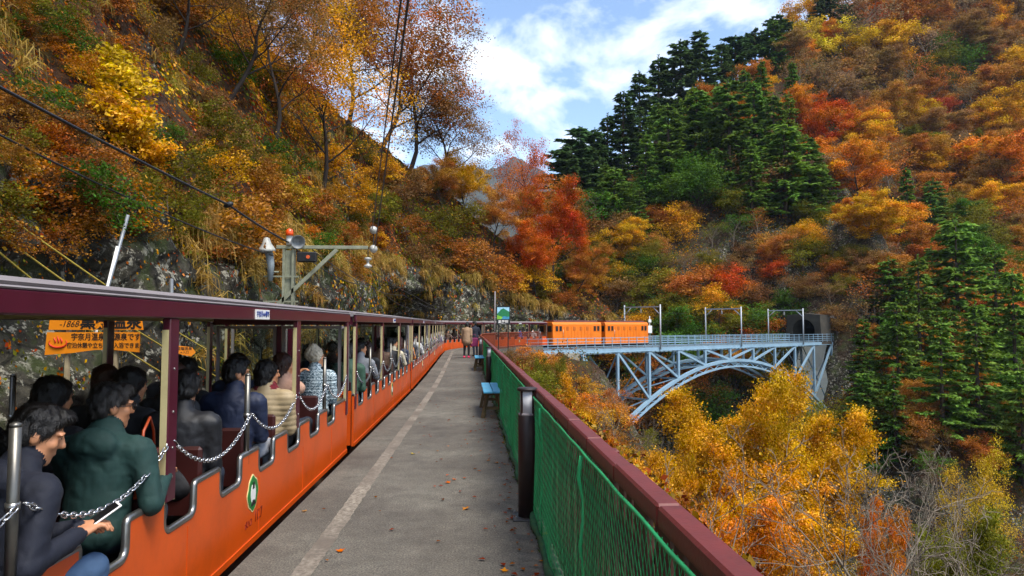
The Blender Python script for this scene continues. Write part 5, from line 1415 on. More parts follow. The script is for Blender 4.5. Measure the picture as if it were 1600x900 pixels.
# tunnel
tp2 = link('tunnel_portal', None, label='dark arched railway tunnel mouth in weathered concrete at the far end of the bridge', cat='tunnel', loc=bpt(B_LEN - 2.4, 0, -0.8), rot=(0, 0, R(-54)))
M_PORTAL = paint('sooty_portal_concrete', rgb('#3a362e'), 0.9, var=0.4, scale=0.9, bump=0.4, dirt=rgb('#25221c'), dirt_amt=0.8)
arc = [(1.45 * math.cos(q), 1.55 + 1.45 * math.sin(q)) for q in [R(180 * k / 14) for k in range(15)]]
for (pts) in ([(1.45, 0.0)] + arc[:8] + [(0.0, 3.7), (2.1, 3.5), (2.3, 0.0)], [(-1.45, 0.0), (-2.3, 0.0), (-2.1, 3.5), (0.0, 3.7)] + arc[7:]):
    MB().prism(pts, 0.0, 2.4, 'y').build('portal_wall', M_PORTAL, tp2)
ln = MB(); full = [(1.5, 0.0)] + [(1.5 * math.cos(q), 1.55 + 1.5 * math.sin(q)) for q in [R(180 * k / 14) for k in range(15)]] + [(-1.5, 0.0)]
vv = [(x, y, z) for y in (0.1, 16) for x, z in full]; nn = len(full)
ln.add([Vector(q) for q in vv], [(i, i + 1, nn + i + 1, nn + i) for i in range(nn - 1)] + [tuple(range(nn, 2 * nn))]); ln.build('tunnel_lining', M_PORTAL, tp2)
MB().box((0, 8, -0.05), (2.9, 16, 0.06)).build('tunnel_floor', M_BALLAST, tp2)
# ------------------------------------------------------------------ plants
M_BARK = paint('grey_brown_bark', rgb('#4a3d31'), 0.9, var=0.3, scale=5, bump=0.5, dirt=rgb('#2b2520'), dirt_amt=0.6)
M_BARKD = paint('dark_bark', rgb('#2a211b'), 0.9, var=0.3, scale=5, bump=0.4)
M_BARKP = paint('pale_bare_bark', rgb('#7d7060'), 0.9, var=0.3, scale=6, bump=0.4, dirt=rgb('#4a4034'), dirt_amt=0.6)
M_LEAF = leafmat('autumn_leaf', 0.26, 0.4, 0.3)
M_NEEDLE = leafmat('conifer_needle', 0.3, 0.4, 0.25)
M_LITTER = leafmat('leaf_litter_leaf', 0.28, 0.15, 0.8, alt=(rgb('#7a2a14'), 0.62))
M_STRAW = leafmat('dry_straw_blade', 0.25, 0.3, 0.8)

def leaf_quads(c, size, rs, flat=0.45, asp=0.62, jit=0.35):
    n = len(c); nr = rs.normal(size=(n, 3)); nr /= np.linalg.norm(nr, axis=1, keepdims=True)
    nr = nr * (1 - flat) + np.array([0, 0, 1.0]) * flat; nr /= np.linalg.norm(nr, axis=1, keepdims=True) + 1e-9
    t = rs.normal(size=(n, 3)); t -= nr * (t * nr).sum(1, keepdims=True); t /= np.linalg.norm(t, axis=1, keepdims=True) + 1e-9
    b = np.cross(nr, t)
    L = (np.asarray(size) * (1 + jit * rs.uniform(-1, 1, n)))[:, None]
    fold = nr * L * 0.12
    v = np.stack([c - t * L / 2, c + b * L * asp / 2 + fold - t * L * 0.08, c + t * L / 2, c - b * L * asp / 2 + fold - t * L * 0.08], 1).reshape(-1, 3)
    return v, np.arange(n * 4).reshape(n, 4)

def grow(rg, H=9.0, r0=0.15, levels=3, nb=(8, 5, 4), ang=(55, 45, 42), lenf=(0.5, 0.5, 0.5), bare=0.25, lean=(0, 0), wig=0.10, up=0.06, shape=0.5, rmin=0.004):
    tubes, tips = [], []
    def rec(p, d, L, r, lvl, t_in):
        nseg = max(3, int(6 - lvl)) if lvl else 9
        pts, rad = [p.copy()], [r]
        q, dd = p.copy(), d.normalized()
        for i in range(nseg):
            dd = (dd + Vector((rg.gauss(0, wig), rg.gauss(0, wig), rg.gauss(0, wig * 0.7) + (up if lvl else 0.02)))).normalized()
            q = q + dd * (L / nseg); pts.append(q.copy()); rad.append(max(r * (1 - (i + 1) / nseg * (0.78 if lvl < levels else 0.9)), rmin))
        tubes.append((pts, rad, (8, 5, 4, 3, 3)[min(lvl, 4)]))
        if lvl >= levels - 1:
            for k in range(max(1, nseg // 2), nseg + 1): tips.append((pts[k], lvl))
        if lvl == levels: return
        n = nb[lvl] if lvl < len(nb) else 3
        for k in range(n):
            t = (bare if lvl == 0 else 0.25) + (1 - (bare if lvl == 0 else 0.25)) * (k + rg.uniform(0.2, 0.9)) / n
            x = t * nseg; i = min(int(x), nseg - 1); bp = pts[i].lerp(pts[i + 1], x - i); bd = (pts[i + 1] - pts[i]).normalized()
            az = k * 2.4 + rg.uniform(-0.6, 0.6); pe = bd.orthogonal().normalized(); pe.rotate(Matrix.Rotation(az, 3, bd).to_quaternion())
            a = R(ang[lvl] * rg.uniform(0.75, 1.25))
            nd = bd * math.cos(a) + pe * math.sin(a)
            Lc = L * lenf[lvl] * (1 - shape * abs(t - 0.45) * 1.2) * rg.uniform(0.75, 1.2)
            rec(bp, nd, Lc, max(rad[i] * 0.55, rmin * 1.3), lvl + 1, t)
    rec(Vector((0, 0, -0.3)), Vector((lean[0], lean[1], 1)), H, r0, 0, 0)
    return tubes, tips
def wood_mesh(tubes, name, mat):
    mb = MB()
    for p, r_, n in tubes: mb.tube(p, r_, n, cap=False)
    V_ = np.array([tuple(q) for q in mb.v]); F_ = np.array(mb.f)
    return fast_mesh(name, V_, F_, mat, smooth=True)
def crown_mesh(tips, name, per, rad, size, seed, mat=None, flat=0.45, thin=0.5, extra=None):
    rs = np.random.RandomState(seed)
    P = np.array([tuple(t[0]) for t in tips])
    c = np.repeat(P, per, 0); c = c + rs.normal(size=c.shape) * np.array([rad, rad, rad * thin])
    v, f = leaf_quads(c, np.full(len(c), size), rs, flat)
    return fast_mesh(name, v, f, mat or M_LEAF)
TREES = {}
DIM = {}
def measure(key):
    w_, c, H = TREES[key]; me_ = c or w_
    co = np.empty(len(me_.vertices) * 3, np.float32); me_.vertices.foreach_get('co', co); co = co.reshape(-1, 3)
    DIM[key] = (float(np.percentile(co[:, 2], 99.5)), 2 * float(np.percentile(np.hypot(co[:, 0], co[:, 1]), 95)))
def mk_broad(key, seed, H, per, rad, size, bark=M_BARK, leaf=True, **kw):
    tubes, tips = grow(random.Random(seed), H, **kw)
    TREES[key] = (wood_mesh(tubes, 'trunk_' + key, bark), crown_mesh(tips, 'crown_' + key, per, rad, size, seed) if leaf else None, H)
    return len(tips)
def conifer(key, seed, H, Rm, nw, per_b, spray, droop=0.25, bare=0.12, ragged=0.25, power=0.85, mat=None):
    rg, rs = random.Random(seed), np.random.RandomState(seed)
    tubes = [([Vector((0, 0, -0.4)), Vector((0.04, 0.02, H * 0.5)), Vector((0, 0, H))], [H * 0.017, H * 0.011, 0.02], 7)]
    C, T_, S_ = [], [], []
    for w_ in range(nw):
        t = bare + (1 - bare) * w_ / nw; z = H * t
        rr = Rm * ((1 - t) / (1 - bare)) ** power * (0.65 + 0.35 * min(1, (t - bare) / 0.15 + 0.3))
        for k in range(per_b):
            if rg.random() < ragged * 0.6: continue
            az = TAU * (k / per_b) + w_ * 0.9 + rg.uniform(-0.35, 0.35); L = rr * rg.uniform(1 - ragged, 1 + ragged * 0.6) + 0.25
            d = Vector((math.cos(az), math.sin(az), 0)); zz = z + rg.uniform(-0.5, 0.5) * H / nw
            pts = []
            for i in range(5):
                u = i / 4; pts.append(Vector((0, 0, zz)) + d * L * u + Vector((0, 0, -droop * L * u * (1.4 - u * 0.9))))
            tubes.append((pts, [0.045 * (1 - 0.2 * i) * H / 12 + 0.005 for i in range(5)], 3))
            m = int(9 + L * 19)
            for i in range(m):
                u = 0.18 + 0.82 * (i + rg.random()) / m; x = u * 4; q = min(int(x), 3); bp = pts[q].lerp(pts[q + 1], x - q)
                side = Vector((-d.y, d.x, 0)) * rg.choice((-1, 1)); sd_ = (d * rg.uniform(0.35, 1.0) + side * rg.uniform(0.3, 1.0) + Vector((0, 0, rg.uniform(-0.35, 0.12)))).normalized()
                ln = spray * (0.6 + 0.7 * (1 - u)) * rg.uniform(0.7, 1.25)
                C.append(tuple(bp)); T_.append(tuple(sd_)); S_.append(ln)
    for i in range(18): C.append((0, 0, H - 0.06 * i * H / 12)); T_.append((rg.uniform(-1, 1), rg.uniform(-1, 1), 0.9)); S_.append(spray * 0.5)
    C, T_, S_ = np.array(C), np.array(T_), np.array(S_)[:, None]
    T_ /= np.linalg.norm(T_, axis=1, keepdims=True)
    vs_, k = [], 0
    for rep in range(2):
        up_ = np.array([0, 0, 1.0]) + rs.normal(size=T_.shape) * 0.45; b = np.cross(T_, up_); b /= np.linalg.norm(b, axis=1, keepdims=True) + 1e-9
        Tj = T_ + rs.normal(size=T_.shape) * 0.25 * rep
        vs_.append(np.stack([C, C + Tj * S_ * 0.55 + b * S_ * 0.26, C + Tj * S_ - np.array([0, 0, 0.12]) * S_, C + Tj * S_ * 0.55 - b * S_ * 0.26], 1))
    v = np.concatenate(vs_).reshape(-1, 3); f = np.arange(len(v)).reshape(-1, 4)
    TREES[key] = (wood_mesh(tubes, 'trunk_' + key, M_BARK), fast_mesh('crown_' + key, v, f, mat or M_NEEDLE), H)

for k in range(4): mk_broad('far%d' % k, 40 + k, 8.0, 30, 0.40, 0.215, levels=3, nb=(9, 4, 3), lenf=(0.50, 0.55, 0.5), ang=(52, 46, 45), bare=0.22, wig=0.14)
for k in range(2): mk_broad('bush_far%d' % k, 60 + k, 5.5, 48, 0.55, 0.21, levels=2, nb=(8, 5), lenf=(0.62, 0.6), ang=(66, 50), bare=0.1)
for k in range(3): mk_broad('twiggy%d' % k, 70 + k, 8.0, 2, 0.45, 0.26, levels=3, nb=(9, 5, 5), lenf=(0.52, 0.55, 0.5), ang=(48, 42, 38), bare=0.25, bark=M_BARKP)
for k in range(3): mk_broad('maple%d' % k, 80 + k, 8.0, 34, 0.30, 0.14, levels=3, nb=(9, 6, 5), lenf=(0.52, 0.55, 0.5), ang=(60, 48, 45), bare=0.25, bark=M_BARKD, r0=0.13)
for k in range(3): mk_broad('lacy%d' % k, 90 + k, 9.0, 9, 0.32, 0.13, levels=3, nb=(11, 7, 6), lenf=(0.55, 0.55, 0.5), ang=(56, 46, 42), bare=0.22, bark=M_BARKD, r0=0.14, wig=0.13)
for k in range(3): mk_broad('bare%d' % k, 100 + k, 7.0, 1, 0.1, 0.08, levels=4, nb=(7, 5, 5, 3), lenf=(0.62, 0.58, 0.52, 0.45), ang=(58, 50, 46, 44), bare=0.2, bark=M_BARKP, r0=0.11, wig=0.2, rmin=0.0085, leaf=False)
for k in range(3): mk_broad('shrub%d' % k, 110 + k, 1.2, 16, 0.11, 0.075, levels=2, nb=(9, 6), lenf=(0.8, 0.6), ang=(70, 55), bare=0.03, r0=0.025, up=0.03)
mk_broad('bigleaf', 117, 1.2, 9, 0.13, 0.125, levels=2, nb=(9, 6), lenf=(0.8, 0.6), ang=(70, 55), bare=0.03, r0=0.025, up=0.03)
for k in range(3): conifer('cedar%d' % k, 120 + k, 12.0, 3.2 - 0.3 * k, 19, 6, 0.5, ragged=0.48, droop=0.22)
conifer('spruce', 131, 11.0, 3.5, 17, 6, 0.52, droop=0.12, ragged=0.42, power=0.65)
for k in range(2): conifer('pine%d' % k, 140 + k, 10.0, 3.2, 15, 6, 0.55, droop=-0.05, bare=0.35, ragged=0.6, power=0.5)

RECORD = []          # (object, category words, colour phrase, zone) to be labelled once all stand
def tree(key, loc, h, col, rz=None, tilt=(0, 0), wide=1.0, what='tree', colour='', zone='', label=None, group=None, name=None, barkcol=None):
    wood, crown, H = TREES[key]
    o = link(name or what.replace(' ', '_'), None, loc=loc)
    s_ = h / H; o.scale = (s_ * wide, s_ * wide, s_); o.rotation_euler = (tilt[0], tilt[1], rz if rz is not None else RT.uniform(0, TAU))
    if RT.random() < -1: pass
    link('trunk' if h > 2 else 'stems', wood, o)
    if crown is not None:
        c = link('crown' if h > 2 else 'foliage', crown, o); c.color = (*col, 1)
    cat = 'shrub' if 'shrub' in what else 'tree'
    if label: tag(o, label, cat, group)
    else: RECORD.append((o, what, colour, zone, cat))
    return o
RT = random.Random(77)
def shade(c, v=0.18, hue=0.06):
    f_ = 1 + RT.uniform(-v, v); return (min(1, c[0] * f_ * (1 + RT.uniform(-hue, hue))), min(1, c[1] * f_ * (1 + RT.uniform(-hue, hue))), c[2] * f_)
PAL = {'orange': rgb('#d68434'), 'gold': rgb('#d69c30'), 'yellow': rgb('#d8b53c'), 'rust': rgb('#b3703a'), 'red': rgb('#c25c2c'), 'brown': rgb('#8f6c44'), 'olive': rgb('#7c762e'), 'green': rgb('#56742e'), 'dark green': rgb('#53683c'),
       'mid green': rgb('#728c3e'), 'yellow green': rgb('#8b9a42'), 'greyish': rgb('#94785a'), 'crimson': rgb('#a5423a'), 'dull orange': rgb('#c08444')}
def poly_in(px, py, P):
    c = False; n = len(P)
    for i in range(n):
        (x1, y1), (x2, y2) = P[i], P[(i + 1) % n]
        if (y1 > py) != (y2 > py) and px < (x2 - x1) * (py - y1) / (y2 - y1) + x1: c = not c
    return c
Z_CON = [(880, 300), (885, 230), (950, 140), (1050, 50), (1110, 40), (1190, 80), (1245, 160), (1262, 225), (1300, 300), (1280, 345), (1200, 330), (1130, 290), (1060, 300), (1000, 345), (950, 350)]
Z_CON2 = [(1385, 470), (1420, 350), (1500, 335), (1580, 390), (1640, 450), (1640, 800), (1500, 720), (1400, 660), (1330, 680), (1330, 590), (1380, 540)]
Z_CLIFF = [(940, 345), (1060, 310), (1200, 340), (1300, 350), (1345, 420), (1345, 520), (925, 530)]
Z_SCREE = [(1450, 130), (1490, 130), (1530, 205), (1500, 215)]
done = []
def free(px, py, d): 
    for x, y in done:
        if abs(x - px) < d and abs(y - py) < d * 0.8: return False
    return True
def far_tree(px, py, key, hpx, colour, what, zone, wide=1.0, sink=0.0, col=None):
    p, n_ = hit(px, py)
    q = 0
    while what == 'conifer' and (p is None or p.y > 175) and q < 20:
        py += 7; hpx += 5; q += 1; p, n_ = hit(px, py)
    if p is None: return None
    D_ = p.y
    done.append((px, py))
    h = hpx / FPX * D_
    return tree(key, p - Vector((0, 0, 0.3 + sink)), h, shade(col or PAL[colour]), what=what, colour=colour, zone=zone, wide=wide)
SPUR, RS, CLIFF, GORGE, NEARS = 'on the conifer spur', 'right of the conifer spur', 'on the cliff behind the bridge', 'in the gorge below the bridge', 'on the slope above the train'
# conifers of the spur (foot of each, height in picture points)
for px, py, hp, key, cl in [(908, 290, 110, 'pine0', 'dark green'), (893, 300, 90, 'pine1', 'dark green'), (930, 290, 100, 'cedar0', 'dark green'), (950, 290, 120, 'cedar1', 'dark green'), (975, 262, 130, 'cedar2', 'dark green'), (1000, 240, 140, 'cedar0', 'dark green'), (1030, 205, 130, 'cedar1', 'dark green'), (1064, 180, 125, 'spruce', 'dark green'), (1095, 165, 125, 'cedar2', 'dark green'),
                            (1128, 150, 90, 'cedar0', 'dark green'), (1150, 125, 80, 'pine1', 'dark green'), (1180, 110, 68, 'pine0', 'dark green'), (1215, 95, 78, 'pine1', 'dark green'), (1245, 80, 50, 'pine0', 'dark green'), (1290, 55, 70, 'pine1', 'dark green'), (1320, 50, 50, 'pine0', 'dark green'),
                            (1010, 330, 130, 'cedar1', 'mid green'), (1045, 305, 150, 'cedar0', 'mid green'), (1090, 270, 140, 'spruce', 'mid green'), (1140, 300, 185, 'spruce', 'mid green'), (1180, 250, 130, 'cedar2', 'mid green'), (1210, 270, 130, 'cedar0', 'mid green'), (1175, 345, 130, 'cedar1', 'mid green'), (1228, 345, 165, 'spruce', 'mid green'), (1265, 335, 130, 'cedar0', 'mid green'),
                            (960, 365, 110, 'spruce', 'mid green'), (1000, 380, 90, 'cedar2', 'mid green'), (1090, 330, 70, 'bush_far0', 'green'), (1060, 335, 65, 'bush_far1', 'green'), (1125, 225, 100, 'cedar0', 'mid green'), (1060, 240, 95, 'cedar2', 'mid green'), (1285, 345, 100, 'cedar1', 'mid green'), (1165, 190, 90, 'cedar1', 'mid green'), (1270, 135, 50, 'cedar0', 'mid green'), (1300, 200, 36, 'cedar2', 'mid green'), (945, 340, 90, 'cedar0', 'mid green'), (1030, 255, 100, 'spruce', 'mid green')]:
    far_tree(px, py, key, hp, cl, 'conifer' if 'bush' not in key else 'broadleaf tree', SPUR, RT.uniform(1.3, 1.65) if cl == 'dark green' else RT.uniform(1.15, 1.5))
# conifers at the right
for px, py, hp, key in [(1500, 560, 235, 'spruce'), (1440, 600, 210, 'cedar0'), (1560, 560, 190, 'cedar1'), (1590, 640, 230, 'cedar2'), (1405, 640, 180, 'spruce'), (1530, 680, 220, 'cedar0'), (1475, 690, 200, 'cedar2'), (1600, 760, 200, 'spruce'), (1400, 720, 150, 'cedar1'), (1355, 700, 130, 'spruce'), (1360, 640, 100, 'cedar0'), (1640, 600, 220, 'cedar0')]:
    far_tree(px, py, key, hp, 'mid green', 'conifer', 'beside the tunnel mouth', RT.uniform(0.95, 1.2))
# bright trees one notices
for px, py, hp, key, cl, wide in [(1320, 110, 85, 'far0', 'yellow', 1.3), (1290, 250, 80, 'far1', 'red', 1.2), (1275, 225, 60, 'far2', 'red', 1.1), (1330, 330, 90, 'far3', 'orange', 1.3), (1310, 290, 70, 'far0', 'orange', 1.2), (1400, 400, 75, 'far1', 'orange', 1.3), (1360, 385, 70, 'far2', 'gold', 1.2),
                                  (1430, 90, 85, 'far2', 'rust', 1.4), (1380, 70, 60, 'far1', 'red', 1.2), (1440, 40, 70, 'far3', 'orange', 1.4), (1420, 190, 55, 'far0', 'red', 1.2), (1470, 215, 55, 'far1', 'crimson', 1.2), (1430, 225, 60, 'far3', 'gold', 1.2), (1590, 330, 110, 'far0', 'orange', 1.2), (1575, 240, 80, 'far2', 'gold', 1.3), (1560, 180, 70, 'far1', 'dull orange', 1.3),
                                  (1500, 130, 60, 'bush_far0', 'green', 1.4), (1470, 140, 55, 'bush_far1', 'olive', 1.3), (1265, 110, 40, 'far3', 'orange', 1.2), (1290, 85, 45, 'far2', 'orange', 1.0), (1255, 95, 40, 'far0', 'rust', 1.2), (1440, 580, 70, 'far1', 'orange', 1.5), (1480, 640, 70, 'far3', 'orange', 1.5), (1570, 500, 60, 'far2', 'orange', 1.3),
                                  (1255, 400, 45, 'bush_far0', 'gold', 1.2), (1080, 480, 55, 'bush_far1', 'rust', 1.5), (1130, 470, 45, 'bush_far0', 'red', 1.4), (985, 400, 55, 'far1', 'gold', 1.1), (940, 430, 70, 'far0', 'gold', 1.2), (1235, 505, 45, 'bush_far1', 'green', 1.2), (1120, 510, 50, 'bush_far0', 'gold', 1.3), (1170, 515, 40, 'bush_far1', 'olive', 1.3),
                                  (900, 400, 90, 'far2', 'rust', 1.2), (920, 470, 70, 'far3', 'olive', 1.2), (1300, 450, 40, 'bush_far0', 'rust', 1.2), (1215, 440, 35, 'bush_far1', 'red', 1.3), (1000, 480, 55, 'bush_far1', 'olive', 1.3), (960, 500, 55, 'bush_far0', 'brown', 1.4)]:
    zone = RS if px > 1260 and py < 450 else ('beside the tunnel mouth' if px > 1340 else CLIFF)
    far_tree(px, py, key, hp, cl, 'broadleaf tree', zone, wide)
# the rest of the forest
for row in range(60):
    for colm in range(60):
        px = 880 + colm * 26 + RT.uniform(-12, 12); py = -60 + row * 22 + RT.uniform(-10, 10)
        if px > 1660 or py > 760 or not free(px, py, 22): continue
        if poly_in(px, py, Z_SCREE): continue
        p, n_ = hit(px, py)
        if p is None or p.y < 60 or p.y > 260: continue
        if abs((p.x - B_O.x) * B_N.x + (p.y - B_O.y) * B_N.y) < 4 and 8 < (p.x - B_O.x) * B_DIR.x + (p.y - B_O.y) * B_DIR.y < 43.5: continue
        if 1200 < px < 1350 and 520 < py < 690: continue
        r = RT.random()
        if poly_in(px, py, Z_CLIFF):
            if r < 0.30: continue
            cl = RT.choice(['olive', 'olive', 'brown', 'gold', 'rust', 'green', 'brown', 'dull orange']); far_tree(px, py, RT.choice(['bush_far0', 'bush_far1', 'twiggy0']), RT.uniform(26, 50), cl, 'low shrub', CLIFF, RT.uniform(1.1, 1.6))
        elif poly_in(px, py, Z_CON):
            if r < 0.5: far_tree(px, py, RT.choice(['cedar0', 'cedar1', 'cedar2', 'spruce']), RT.uniform(60, 105), RT.choice(['mid green', 'yellow green']) if px > 1000 else 'dark green', 'conifer', SPUR, RT.uniform(0.9, 1.2))
            elif r < 0.72: far_tree(px, py, RT.choice(['far0', 'far1', 'far2']), RT.uniform(40, 65), RT.choice(['orange', 'rust', 'gold', 'olive']), 'broadleaf tree', SPUR, 1.2)
        elif poly_in(px, py, Z_CON2):
            if r < 0.12: far_tree(px, py, RT.choice(['cedar0', 'spruce', 'cedar2']), RT.uniform(90, 140), 'mid green', 'conifer', 'beside the tunnel mouth', 1.1)
            elif r < 0.75: far_tree(px, py, RT.choice(['far0', 'far3', 'bush_far0']), RT.uniform(40, 70), RT.choice(['dull orange', 'olive', 'rust', 'green']), 'broadleaf tree', 'beside the tunnel mouth', 1.3)
        elif py < 540 and px > 1240:
            if r < 0.30: cl, key = RT.choice(['greyish', 'brown', 'rust']), RT.choice(['twiggy0', 'twiggy1', 'twiggy2'])
            else: cl, key = RT.choice(['orange', 'dull orange', 'dull orange', 'gold', 'rust', 'brown', 'brown', 'olive', 'greyish', 'gold']), RT.choice(['far0', 'far1', 'far2', 'far3'])
            far_tree(px, py, key, RT.uniform(40, 76), cl, 'bare-branched tree' if 'twig' in key else 'broadleaf tree', RS, RT.uniform(1.0, 1.7))
        else:
            cl = RT.choice(['olive', 'brown', 'rust', 'gold', 'green', 'dull orange']); key = RT.choice(['bush_far0', 'bush_far1', 'twiggy1', 'far2'])
            far_tree(px, py, key, RT.uniform(40, 70), cl, 'bare-branched tree' if 'twig' in key else 'broadleaf tree', GORGE if px < 1340 else 'beside the tunnel mouth', RT.uniform(1.2, 1.6))

# trees in the gorge in front of the bridge: given by the top of the crown, the distance and the width in the picture
def gorge_tree(px, py_top, Y, wpx, key, cl, what, label, hgt=None, tilt=(0, 0), col=None, rz=None):
    tp__ = at(px, py_top, Y)
    zb_ = BVH_T.ray_cast(Vector((tp__.x, tp__.y, 80)), Vector((0, 0, -1)))[0]
    zb_ = zb_.z if zb_ is not None else -20
    W_ = wpx / FPX * Y
    h = max(tp__.z - zb_, 1.0) if hgt is None else hgt
    if key not in DIM: measure(key)
    zmax, wid = DIM[key]; hs2_ = h * TREES[key][2] / zmax
    wide = (W_ / wid) / (hs2_ / TREES[key][2])
    o = tree(key, Vector((tp__.x, tp__.y, tp__.z - h)), hs2_, shade(col or PAL[cl], 0.08), what=what, colour=cl, zone=GORGE, wide=wide, label=label, group=None, tilt=tilt, rz=rz)
    return o
for a_ in [(1192, 578, 33, 235, 'maple0', 'gold', 'maple tree', 'large golden maple standing in front of the bridge arch', 8.5, 2.6),
           (1075, 712, 30, 230, 'maple1', 'gold', 'maple tree', 'golden orange maple to the left of the large golden maple', 8, None),
           (1262, 640, 31, 190, 'maple2', 'gold', 'maple tree', 'golden maple at the right edge of the big golden crown', 8, 4.0),
           (1140, 612, 34, 210, 'maple2', 'gold', 'maple tree', 'golden maple merging into the left side of the big golden crown', 8, 1.2),
           (1160, 690, 28, 250, 'maple1', 'gold', 'maple tree', 'golden maple low in front of the big golden crown', 7, 2.2),
           (876, 588, 36, 110, 'maple1', 'gold', 'maple tree', 'gold leaved maple beyond the fence, left of the bridge leg', 7, None),
           (938, 660, 36, 120, 'maple2', 'orange', 'maple tree', 'orange leaved maple under the left end of the bridge', 7, None),
           (845, 560, 40, 80, 'maple0', 'olive', 'maple tree', 'olive and gold maple just beyond the curved fence', 5, None),
           (1015, 720, 27, 170, 'maple0', 'gold', 'maple tree', 'golden brown maple low in the gorge beside the fence rail', 8, None),
           (1130, 760, 24, 230, 'maple2', 'orange', 'maple tree', 'orange maple behind the bare branches at the bottom', 8, None),
           (1240, 800, 24, 200, 'maple1', 'dull orange', 'maple tree', 'orange brown maple at the bottom below the golden crown', 8, None),
           (1350, 780, 27, 120, 'maple0', 'orange', 'maple tree', 'small bright orange maple low between bare branches', 6, None),
           (1545, 690, 36, 130, 'lacy1', 'yellow', 'maple tree', 'thin yellow leaved tree low on the right', 9, None),
           (1470, 790, 30, 170, 'maple2', 'olive', 'maple tree', 'olive maple low on the right behind bare branches', 8, None)]:
    gorge_tree(*a_[:8], hgt=a_[8], rz=a_[9] if a_[9] is not None else (a_[0] * 0.37) % TAU)
for px, py, Y, wpx, key, lab, h, rz in [(1150, 690, 16, 560, 'bare0', 'pale bare tree whose branches spread across the golden maple', 8.0, 0.4), (1340, 705, 15, 560, 'bare1', 'pale bare tree with wide branches low in the centre right', 8.0, 2.0), (1510, 700, 14, 560, 'bare2', 'bare grey tree filling the bottom right corner', 7.5, 3.6),
                                       (1600, 730, 13, 520, 'bare0', 'bare tree at the right edge of the picture', 7.0, 1.1), (1020, 600, 36, 170, 'bare2', 'thin bare tree in front of the left bridge columns', 8, 0.0), (1400, 690, 22, 260, 'bare0', 'bare tree in front of the dark conifers', 7, 4.2),
                                       (960, 585, 38, 120, 'bare1', 'slender bare tree beside the bridge leg', 7, 2.6)]:
    gorge_tree(px, py, Y, wpx, key, 'brown', 'bare tree', lab, hgt=h, rz=rz)
# low growth on the bank just beyond the fence
for k in range(46):
    yy = RT.uniform(24, 56); xx = fence_x(yy) + RT.uniform(1.2, 9) + max(0, yy - 46) * 0.8
    zq = BVH_T.ray_cast(Vector((xx, yy, 50)), Vector((0, 0, -1)))[0]
    if zq is None or zq.z > -0.3 or zq.z < -8: continue
    tree(RT.choice(['shrub0', 'shrub1', 'shrub2']), zq - Vector((0, 0, 0.1)), RT.uniform(0.7, 1.4), shade(PAL[(cl := RT.choice(['olive', 'gold', 'rust', 'brown', 'gold', 'orange', 'dull orange']))]), what='bank shrub', colour=cl, zone='on the bank beyond the fence', wide=1.25)

rsb = np.random.RandomState(31)
n = 30000
yb = rsb.uniform(-4, 48, n); xb = np.interp(yb, _fy, _fx) + 0.9 + 3.4 * np.clip((9 - yb) / 5, 0, 1) + rsb.rand(n) ** 1.3 * 12
jx = np.clip(((xb + 60) / 0.9).astype(int), 0, GX.shape[1] - 1); jy = np.clip(((yb + 15) / 0.9).astype(int), 0, GX.shape[0] - 1)
cb = np.stack([xb, yb, gz[jy, jx] + rsb.rand(n) * 0.4], 1)
v, f = leaf_quads(cb, np.full(n, 0.13), rsb, 0.35, 0.65)
o = link('bank_brush', fast_mesh('bank_brush', v, f, M_LITTER), kind='stuff', label='low brown brush and dead leaves on the bank beyond the fence', cat='brush'); o.color = (*rgb('#85652f'), 1)
